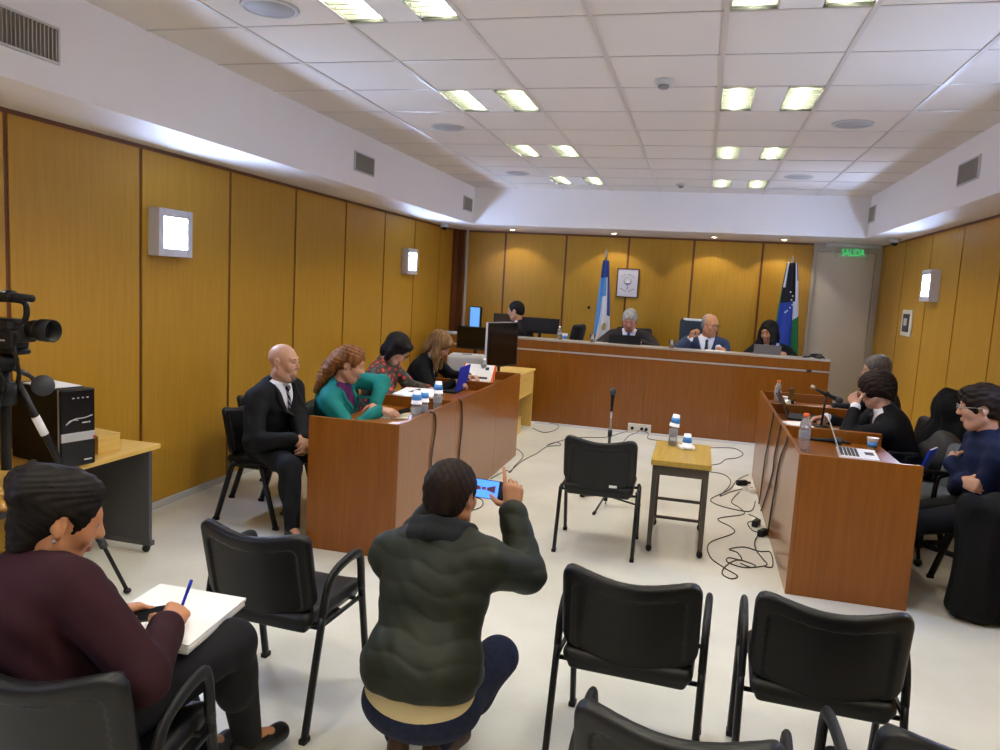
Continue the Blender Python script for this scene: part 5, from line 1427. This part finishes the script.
# --- grey haired judge
p = Person('grey haired man in brown suit and blue tie reading at the bench', (-.86, 10.08, .70), (-.86, 9.90, 1.345), 180, 24, 0, 180, 1.12, .009, S_pink, .205, bulk=1.08)
p.set_arm(1, (-1.02, 9.80, 1.08), (-1, .2, -.4)); p.set_arm(-1, (-.70, 9.80, 1.08), (1, .2, -.4))
p.set_hand(1, (.3, -.9, 0), (0, 0, 1)); p.set_hand(-1, (-.3, -.9, 0), (0, 0, 1))
p.set_leg(1, (-1.0, 9.95, .29), (0, -1, 1)); p.set_leg(-1, (-.74, 9.95, .29), (0, -1, 1))
p.body(brow=M_hgrey2, lid=1, chub=.003); p.trousers(F_trous); p.shirt(F_white); p.tie(M_tieblue); p.jacket(F_brownsuit, .016, (.27, .08)); p.lapels(F_brownsuit, .27, .08)
p.hair(M_hgrey, .013, (.115, -.035, .082, .075, .105))
# --- bald judge with raised hand
p = Person('bald man in blue grey suit raising a hand at the bench', (.08, 10.08, .70), (.14, 9.92, 1.35), 222, 8, 0, 188, 1.12, .009, S_warm, .20, bulk=1.08)
p.set_arm(1, (-.09, 9.74, 1.17), (-.8, .1, -.8)); p.set_arm(-1, (.26, 9.80, 1.08), (.5, .3, -.9))
p.set_hand(1, (.25, -.1, .95), (-.7, .3, .2), (50, 60, 65, 65), (.8, 30)); p.set_hand(-1, (.5, -.8, -.1), (0, 0, 1))
p.set_leg(1, (-.05, 9.95, .29), (0, -1, 1)); p.set_leg(-1, (.2, 9.95, .29), (0, -1, 1))
p.body(brow=M_hgrey2, chub=.006); p.trousers(F_trous); p.shirt(F_white, cuffs=True); p.tie(M_tiegrey, .26, .032); p.jacket(F_navysuit, .016, (.27, .09), end=.84); p.lapels(F_navysuit, .27, .09)
p.hair(M_hgrey, .004, (.06, .075, .095, .115, .085)); glasses(p.root, p.hd, p.R, p.sc)
# --- woman at the bench with dark hair over her face
p = Person('woman in black with long black hair bent over a laptop at the bench', (.90, 10.08, .70), (.845, 9.93, 1.31), 146, 12, 6, 176, 1.1, .009, S_tan, .17, True)
p.set_arm(1, (.74, 9.80, 1.07), (-.9, .1, -.6)); p.set_arm(-1, (1.02, 9.80, 1.07), (.9, .1, -.6))
p.set_hand(1, (.1, -.9, 0), (0, 0, 1)); p.set_hand(-1, (-.1, -.9, 0), (0, 0, 1))
p.set_leg(1, (.8, 9.95, .29), (0, -1, 1)); p.set_leg(-1, (1.0, 9.95, .29), (0, -1, 1))
p.body(nose=.95, brow=M_hblack, lips=M_lip); p.trousers(F_trous); p.shirt(F_ltblue, True); p.jacket(F_blacktop, .016, (.2, .08))

def longh2(g, f, R, sc):
    U = A(0, 0, -1.)
    for q in (-1, 1):
        a = f(q*.064, .018, .02); g.chain([a, a+U*.14+p.R@A(q*.015, .02, 0), a+U*.26+p.R@A(q*.02, .02, 0)], [.046*sc, .042*sc, .025*sc])
    g.el(f(0, -.07, -.06), A(.08, .055, .11)*sc, R)
p.hair(M_hblack, .018, (.128, -.045, .059, .087, .118), low=1, ears=False, extra=longh2)
# --- right side: grey haired man behind
p = Person('grey haired man in dark suit half hidden at the far right desk', (1.60, 7.12, .50), (1.49, 7.05, 1.165), 80, 12, 0, 84, 1.0, .009, S_fair, .195)
p.set_arm(1, (1.2, 7.22, .79), (.2, .8, -.8)); p.set_arm(-1, (1.2, 6.98, .79), (.2, -.8, -.8))
p.set_hand(1, (-.95, 0, -.1), (0, 0, 1)); p.set_hand(-1, (-.95, 0, -.1), (0, 0, 1))
p.set_leg(1, (1.33, 7.2, .09), (-1, 0, 1)); p.set_leg(-1, (1.33, 7.0, .09), (-1, 0, 1))
p.body(brow=M_hgrey2); p.trousers(F_trous); p.shirt(F_white); p.jacket(F_char, .014, (.25, .07)); p.hair(M_hgrey2, .012)
# --- dark haired man, chin on fist
p = Person('dark haired man in black suit resting his mouth on his fist at the right desk', (1.56, 6.20, .53), (1.31, 6.13, 1.085), 74, 14, 8, 84, 1.0, .007, S_fair, .195, bulk=1.04)
p.set_arm(-1, (1.165, 6.03, .965), (-.3, -.6, -1), .29, .25); p.set_arm(1, (1.02, 6.34, .82), (-.3, .5, -.8), .29, .26)
p.set_hand(-1, (-.25, .55, .75), (-.75, -.6, .1), (60, 75, 75, 75), (.5, 30)); p.set_hand(1, (-.9, -.25, -.1), (0, .2, 1), (35, 40, 45, 50))
p.set_leg(1, (1.33, 6.32, .09), (-1, 0, 1)); p.set_leg(-1, (1.33, 6.1, .09), (-1, 0, 1))
p.body(brow=M_hdark); p.trousers(F_trous); p.shirt(F_white, cuffs=True); p.tie(M_tiegrey); p.jacket(F_black, .015, (.25, .08), end=.80)
def shag(g, f, R, sc):
    g.el(f(0, .055, .075), A(.075, .05, .04)*sc, R)
    for q in (-1, 1): g.el(f(q*.072, .015, .02), A(.02, .045, .05)*sc, R)
    g.el(f(0, -.07, -.03), A(.07, .05, .075)*sc, R)
hx = lambda P, p=p: ((P-p.hd)@p.R)/p.sc
wav = lambda hx: (lambda P: .0035*np.sin(hx(P)[..., 0]*75+6*np.sin(hx(P)[..., 2]*40))*np.sin(hx(P)[..., 1]*65+1)+.002*np.sin(hx(P)[..., 0]*190+hx(P)[..., 2]*150))
p.hair(M_hdark, .036, (.135, -.055, .075, .068, .105), ears=False, extra=shag, disp=wav(hx))
# --- young man with crossed arms
p = Person('young man with glasses and navy sweater sitting with crossed arms', (1.77, 5.0, .54), (1.635, 4.985, 1.15), 84, 6, 0, 90, 1.05, .006, S_fair, .195)
p.set_arm(-1, (1.54, 5.08, .80), (.5, -.6, -1), .29, .26); p.set_arm(1, (1.56, 4.90, .72), (.1, .8, -.8), .29, .26)
p.set_hand(-1, (.25, .9, .1), (-.9, .1, .3), (45, 50, 55, 55)); p.set_hand(1, (.6, -.75, -.05), (-.8, -.5, .2), (45, 55, 60, 60))
p.set_leg(-1, (1.10, 4.92, .09), (-.3, 0, 1)); p.set_leg(1, (1.10, 5.12, .09), (-.3, 0, 1))
p.body(nose=1.0, brow=M_hdark); p.trousers(F_black); p.shoes()
p.jacket(F_navy, .016, None, fat=1.15, collar=True, name='sweater', disp=lambda P: .003*np.sin(P[..., 2]*60+P[..., 0]*45+P[..., 1]*20))
hx = lambda P, p=p: ((P-p.hd)@p.R)/p.sc
p.hair(M_hdark, .019, (.128, -.045, .082, .072, .10), ears=True, extra=lambda g, f, R, sc: (g.el(f(0, .06, .085), A(.07, .045, .035)*sc, R), g.rc(f(.0, .085, .07), f(-.05, .08, .045), .018*sc), g.rc(f(.0, .085, .07), f(.05, .08, .045), .018*sc)), disp=wav(hx))
glasses(p.root, p.hd, p.R, p.sc, M_steel)
# ------------------------------------------------------------------ office chairs behind the bench and coats on the right
def exec_chair(label, x, y, rz, z0, top, w, col, trim=None, h=.62, group='high backed chairs', rnd_=False):
    t = thing('office_chair', label, 'chair', (x, y, z0), math.radians(rz), group)
    R = rotx(math.radians(10))
    s = SDF(.01, .03); zc = top-z0-h/2
    if rnd_: s.el((0, -.24, zc), (w/2+.02, .07, h/2), R)
    else: s.bx((0, -.24, zc), (w/2, .05, h/2), R, .0495, 0, .02, bend=lambda q: q-np.stack([0*q[..., 0], .6*q[..., 0]**2, 0*q[..., 0]], -1)); s.build('backrest', col, t, 1)
    if trim:
        s = SDF(.01, .02); s.bx((0, -.29+.0, top-z0-.035), (w/2-.03, .05, .03), R, .028, 0, .02, bend=lambda q: q-np.stack([0*q[..., 0], .6*q[..., 0]**2, 0*q[..., 0]], -1)); s.build('headrest', trim, t, 1)
    s = SDF(.01, .03); s.bx((0, .02, .43), (.24, .24, .05), None, .045, 0); s.build('seat', col, t, 1)
    m = MB(); m.tube([(0, 0, .06), (0, 0, .39)], .03, 0, 12); m.build('gas_column', M_blackm, t)
    for k in range(5):
        a = 2*PI*k/5+.3; m = MB(); m.tube([(0, 0, .09), (.27*math.cos(a), .27*math.sin(a), .06)], .02, 0, 8, .012); lg = m.build('leg', M_black, t)
        m = MB(); m.sphere((.27*math.cos(a), .27*math.sin(a), .028), .027); m.build('castor', M_black, lg)
    m = MB(); m.tube([(0, -.02, .38), (0, -.25, .40), (0, -.27, .5)], .02, 0, 8); m.build('back_bar', M_blackm, t)
    for sx in (-1, 1):
        m = MB(); m.tube(smooth_path([(sx*.22, .08, .40), (sx*.29, .06, .46), (sx*.29, .04, .62), (sx*.29, -.05, .65), (sx*.29, .16, .655)], 5), .016, 0, 8); m.build('armrest', M_black, t)
    return t
M_leather = cloth('leather_black', '#17171a', .45); M_lblue = cloth('leather_blue_grey', '#2b3540', .5); M_ltrim = mat('chair_top_white', '#cfd4d6', .5)
exec_chair('blue grey chair with white top edge behind the bald judge', .02, 10.32, 184, .2, 1.40, .50, M_lblue, M_ltrim)
exec_chair('large black high backed chair behind the woman with long black hair', .70, 10.30, 172, .2, 1.41, .62, M_leather, rnd_=True)
exec_chair('black high backed chair behind the grey haired judge', -.86, 10.44, 180, .2, 1.22, .50, M_leather)
exec_chair('black office chair back right of the dark suited clerk', -1.78, 10.06, 84, .2, 1.25, .44, M_leather, h=.5)
exec_chair('black office chair under the half hidden grey haired man', 1.72, 7.12, 88, 0, .78, .46, M_leather, h=.38)
exec_chair('black office chair hidden beneath coats by the right wall', 1.86, 6.42, 120, 0, .98, .48, M_leather, h=.52)
# round topped grey chair beside the young man
exec_chair('grey fabric chair with rounded back beside the near right desk', 1.60, 5.72, 96, 0, .78, .44, cloth('grey_fabric', '#5d6266', .85), h=.34)
def coat(name, label, cat, build, mt, loc, res=.009):
    s = SDF(res, .05); build(s); o = s.build(name, mt, None, 1); o.location = loc; return tag(o, label, cat)
def bk(s):
    s.disp = lambda P: .014*np.sin(P[..., 0]*28+2.5*np.sin(P[..., 2]*6))+.008*np.sin(P[..., 1]*50)
    s.rc((-.02, -.14, .92), (-.02, .14, .90), .10, .09); s.el((.02, 0, .72), (.14, .26, .30)); s.el((-.05, .03, .55), (.13, .24, .25)); s.rc((-.02, 0, .98), (.02, .02, 1.0), .07, .06)
coat('coat', 'black coat hung over the office chair by the right wall', 'coat', bk, F_blacktop, (1.90, 6.42, .06))
def bg(s):
    s.disp = lambda P: .008*np.sin(P[..., 0]*30+P[..., 2]*22)
    s.el((0, 0, .68), (.13, .16, .15)); s.el((-.06, .05, .62), (.10, .14, .12))
coat('bag', 'dark grey padded bag in front of the coat covered chair', 'bag', bg, cloth('bag_grey', '#3b3a3a', .6), (1.80, 6.10, 0))
def dr(s):
    s.disp = lambda P: .012*np.sin(P[..., 0]*38+1.5*np.sin(P[..., 2]*5))+.005*np.sin(P[..., 1]*60)
    s.bx((0, 0, .36), (.19, .09, .35), None, .06); s.rc((-.14, 0, .63), (.15, 0, .68), .07); s.bx((-.02, .06, .3), (.16, .06, .28), None, .05)
coat('coat', 'long black coat hanging to the floor in front of the young man', 'coat', dr, F_blacktop, (1.68, 4.60, 0))
t = thing('booklet', 'dark blue booklet with white edge propped by the grey chair', 'booklet', (1.50, 5.50, .60), math.radians(60))
m = MB(); m.box((0, 0, .1), (.16, .014, .22), 0, .002, T(rx=.3)); m.build('cover', M_blue, t)
m = MB(); m.box((.004, 0, .1), (.156, .008, .224), 0, 0, T(rx=.3)); m.build('pages', M_paper, t)
# ------------------------------------------------------------------ cables on the floor, outlets, plugs
def cable(pts, label, r=.0042, group='loose floor cables', n=6):
    z = [p if len(p) == 3 else (p[0], p[1], r) for p in pts]
    m = MB(); m.tube(smooth_path(z, n), r, 0, 6); return tag(m.build('cable', M_cable), label, 'cable', group)
cable([(.24, 8.83), (.5, 8.95), (.59, 8.69), (.52, 8.43), (.4, 8.29), (.33, 8.04), (.23, 7.9), (.15, 7.8)], 'thin black cable looping behind the witness table near the bench')
cable([(.21, 7.6), (.35, 7.56), (.41, 7.34), (.38, 7.04), (.3, 6.7), (.4, 6.9), (.50, 6.99, .02)], 'thin black cable running from the witness table to the white power strip')
cable([(.59, 7.67), (.47, 7.37), (.39, 6.97), (.23, 6.59), (.25, 6.43), (.38, 6.33), (.53, 6.33), (.59, 6.67)], 'wide black cable loop by the white power strip')
cable([(.47, 6.93), (.39, 6.56), (.45, 6.39), (.47, 6.21), (.27, 5.99), (.36, 5.81), (.37, 5.66), (.2, 5.36), (.2, 5.07), (.28, 4.9), (.36, 4.78), (.32, 4.71), (.27, 4.78), (.3, 4.94), (.38, 5.08), (.48, 5.02), (.45, 4.97), (.39, 5.02)], 'long black cable zigzagging on the floor beside the witness table')
cable([(.51, 6.23), (.58, 6.11), (.49, 5.99), (.51, 5.8), (.55, 5.74), (.51, 5.52), (.51, 5.33), (.54, 5.17), (.55, 5.05), (.41, 4.95), (.31, 5.01), (.32, 5.1), (.4, 5.09), (.38, 5.23), (.33, 5.28), (.43, 5.37), (.53, 5.32), (.60, 5.33), (.59, 5.05), (.54, 5.02)], 'black cable coiled in loops at the foot of the near right desk')
cable([(-1.66, 6.36), (-1.61, 6.7), (-1.56, 6.66), (-1.58, 6.92), (-1.6, 7.36), (-1.71, 7.63), (-1.83, 7.74)], 'black cable along the base of the far left desk unit')
cable([(-1.57, 6.65), (-1.56, 7.15), (-1.5, 7.58), (-1.47, 7.94), (-1.35, 8.09), (-1.42, 8.24), (-1.48, 8.02), (-1.29, 8.57), (-.95, 8.81), (-.8, 9.2), (-.73, 9.36)], 'long thin cable from the left desk across the floor to the bench outlet')
cable([(-1.84, 8.92), (-1.66, 8.72), (-1.56, 9.0), (-1.6, 9.3), (-1.72, 9.36)], 'black cable loop at the foot of the maple desk')
cable([(-.605, 5.99, .012), (-.66, 7.2), (-.72, 8.3), (-.70, 9.0), (-.62, 9.33), (-.60, 9.37, .03)], 'microphone cable running from the floor stand to the bench outlet')
cable([(-.54, 9.37, .03), (-.48, 9.3), (-.46, 9.0), (-.25, 8.95), (.05, 8.9)], 'thin cable from the bench outlet towards the witness table')
cable([(-1.655, 5.74), (-1.55, 5.69), (-1.50, 5.5), (-1.56, 5.34), (-1.60, 5.30)], 'small black cable loop on the floor behind the crouching man')
def hang(pts, X, lab):
    m = MB(); m.tube(smooth_path([(X, y, max(z, .008)) for y, z in pts], 6), .006, 0, 6); return tag(m.build('cable', M_cable), lab, 'cable', 'cables hanging down the desk fronts')
hang([(6.18, .845), (6.14, .80), (6.42, .45), (6.53, .11), (6.58, .01)], .612, 'farthest of the three cables hanging down the right desk front')
hang([(5.58, .845), (5.60, .80), (5.78, .59), (5.80, .45), (6.2, .12), (6.36, .01)], .612, 'middle cable of the three hanging down the right desk front')
hang([(5.14, .845), (5.17, .80), (5.42, .64), (5.55, .41), (5.66, .17), (5.72, .01)], .612, 'nearest of the three cables hanging down the right desk front')
hang([(4.72, .845), (4.82, .81), (4.84, .70), (4.79, .55), (4.78, .30), (4.80, .01)], -1.672, 'nearer of the two cables hanging down the left desk front')
hang([(5.34, .845), (5.41, .81), (5.45, .64), (5.42, .45), (5.42, .22), (5.43, .01)], -1.672, 'farther of the two cables hanging down the left desk front')
# power strip, plugs
t = thing('power_strip', 'white power strip on the floor by the right desk', 'power strip', (.535, 7.1, 0), math.radians(20))
m = MB(); m.bb((-.028, -.17, 0), (.028, .17, .04), 0, .008); m.build('case', M_outlet, t)
m = MB()
for k in range(4): m.box((0, -.12+k*.08, .0402), (.022, .022, .001))
m.build('sockets', M_dkgrey, t)
for x, y, a, lb in ((.49, 7.0, 30, 'black adapter plugged in at the white power strip'), (.545, 5.93, 70, 'black plug block hanging among cables by the right desk'), (.575, 5.70, 60, 'black transformer lying at the foot of the right desk')):
    t = thing('power_adapter', lb, 'plug', (x, y, .045 if y > 6.9 else .0), math.radians(a), 'black plugs on the floor')
    m = MB(); m.box((0, 0, .026), (.10, .045, .05), 0, .01); m.build('case', M_black, t)
    m = MB(); m.tube([(.04, 0, .026), (.085, 0, .026)], .012, 0, 8); m.build('strain_relief', M_black, t)
# double outlet on the foot of the bench
t = thing('wall_outlet', 'white double outlet plate low on the judges bench front', 'outlet', (-.60, 9.405, .052))
m = MB(); m.bb((-.14, -.03, -.05), (.14, 0.004, .05), 0, .006); m.build('plate', M_outlet, t)
m = MB()
for x in (-.085, .03, .085): m.lathe([(0, 0), (.02, 0), (.02, .014), (0, .014)], 0, 12, M=T(x, -.03, -.005, rx=PI/2))
m.build('plugs', M_black, t)

# ------------------------------------------------------------------ camera
cam = bpy.data.cameras.new('camera'); cam.sensor_width = 36; cam.lens = 36*761.15/1000; cam.clip_start = .05
co = bpy.data.objects.new('camera', cam); C.objects.link(co)
r_ = Vector((0.965532, 0.25432145, 0.05539456)); u_ = Vector((-0.08328436, 0.10023357, 0.99147211)); w_ = Vector((-0.24660023, 0.96191155, -0.11795971))
Mx = Matrix((r_, u_, -w_)).transposed().to_4x4(); Mx.translation = (0, 0, 1.71)
co.matrix_world = Mx
scn.camera = co
w = bpy.data.worlds.new('world'); scn.world = w; w.use_nodes = True
w.node_tree.nodes['Background'].inputs['Color'].default_value = (.02, .02, .02, 1)
scn.view_settings.view_transform = 'Standard'; scn.view_settings.look = 'None'; scn.view_settings.gamma = 1
scn.view_settings.exposure = EXPOSURE; scn.view_settings.use_curve_mapping = False
scn.cycles.max_bounces = 8; scn.cycles.diffuse_bounces = 5; scn.cycles.glossy_bounces = 4; scn.cycles.transmission_bounces = 6
scn.cycles.sample_clamp_indirect = 6.0; scn.cycles.caustics_reflective = False; scn.cycles.caustics_refractive = False
scn.cycles.use_denoising = True
